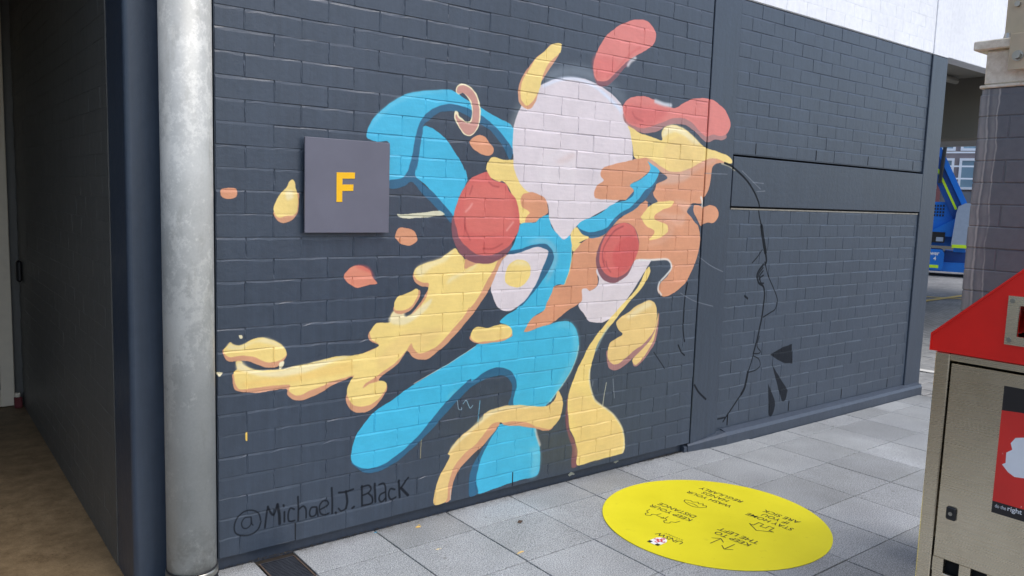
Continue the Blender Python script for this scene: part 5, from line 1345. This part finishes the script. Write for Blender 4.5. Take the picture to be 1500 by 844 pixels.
fbox(MB(), -8, 8, 0.0, 0.62, 1.352, 2.2).build('parapet', M['grey_band'], fb)
s = -7.8
while s < 7.6:
    for h0, h1 in ((2.3, 3.35), (3.6, 4.9)):
        w = fbox(MB(), s, s + 1.15, -0.298, -0.22, h0, h0 + .08)
        fbox(w, s, s + 1.15, -0.298, -0.22, h1 - .08, h1)
        fbox(w, s, s + .08, -0.298, -0.22, h0 + .08, h1 - .08)
        fbox(w, s + 1.07, s + 1.15, -0.298, -0.22, h0 + .08, h1 - .08)
        fbox(w, s + .52, s + .58, -0.298, -0.225, h0 + .08, h1 - .08)
        wf = w.build('window', M['frame_white'], fb)
        fbox(MB(), s + .08, s + 1.07, -0.295, -0.27, h0 + .08, h1 - .08).build('pane', M['far_glass'], wf)
    s += 1.3
for s in [x * 1.3 - 7.1 for x in range(12)]:
    fbox(MB(), s, s + .12, 0.66, 0.78, 1.0, 3.4).build('post', M['brown_post'], fb)
for h in (2.6, 3.0, 3.45, 3.72):
    fbox(MB(), -8, 8, 0.80, 0.85, h, h + .05).build('rail', M['frame_white'], fb)

# ================================================================== SMALL THINGS
M['leaf'] = plain('dry_leaf', (74, 58, 46), 0.8, var=0.2)
lf = tag(mesh_obj('dry_leaf', [(1.255, -0.272, .004), (1.272, -0.262, .010), (1.29, -0.266, .005), (1.282, -0.280, .009), (1.265, -0.284, .003)], [(0, 1, 3, 4), (1, 2, 3)], M['leaf'], None, (1.27, -0.272, .003)), 'small curled brown leaf on a joint of the grey tiles', 'leaf')
lf.data.transform(Matrix.Identity(4))
for name, mat, cx, cy, r, n in (('yellow', 'spot_y', 0.855, -0.055, 0.022, 2), ('cream', 'spot_c', 0.80, -0.30, 0.014, 2), ('orange', 'spot_y', 1.08, -0.52, 0.018, 2), ('blue', 'spot_b', 0.665, -0.004, 0.012, 1)):
    if mat not in M:
        M[mat] = plain('paint_' + mat, {'spot_y': (224, 186, 104), 'spot_c': (222, 204, 160), 'spot_b': (70, 170, 210)}[mat], 0.7, var=0.15, scale=60)
    for q in range(n):
        ox, oy = cx + random.uniform(-.02, .02) * q, cy + random.uniform(-.02, .02) * q
        rr = [r * random.uniform(.3, 1.0) / (1 + q) for _ in range(14)]
        MB().add([(ox + rr[t] * math.cos(t * .4488), oy + .5 * rr[t] * math.sin(t * .4488), 0.0022 + q * .0004) for t in range(14)], [tuple(range(14))]).build('paint_spot', M[mat], pav)
M['spot_p'] = plain('pale_paint_splash', (190, 190, 172), 0.7, var=0.2, scale=60)
for cx, cz, r in ((1.86, 0.030, 0.030), (2.20, 0.036, 0.024)):
    rr = [r * random.uniform(.45, 1.0) for _ in range(16)]
    MB().add([(cx + rr[q] * math.cos(q * .3927), 0.0293, cz + .42 * rr[q] * math.sin(q * .3927)) for q in range(16)], [tuple(range(16))[::-1]]).build('paint_splash', M['spot_p'], wall)
# dirt and mortar crumbs gathered along the foot of the wall
M['crumb'] = plain('dark_grit', (70, 66, 62), 0.95, var=0.5, scale=200)
mb = MB()
for _ in range(1500):
    x = random.choice((random.uniform(0.0, 2.85), random.gauss(.3, .35), random.gauss(2.6, .12)))
    x = min(max(x, -.02), 2.9)
    y = 0.028 - abs(random.gauss(0, 0.010))
    r = random.uniform(.001, .005)
    z = 0.001
    v = [(x + random.uniform(-r, r), y + random.uniform(-r, r), z + random.uniform(0, 1.2 * r)) for _ in range(4)]
    mb.add(v, [(0, 1, 2), (0, 2, 3), (0, 3, 1), (1, 3, 2)])
o = mb.build('grit', M['crumb'], None, Vector((0, 0, 0)))
o['kind'] = 'stuff'
o['label'] = 'dark grit and crumbs gathered along the foot of the wall'
o['category'] = 'grit'
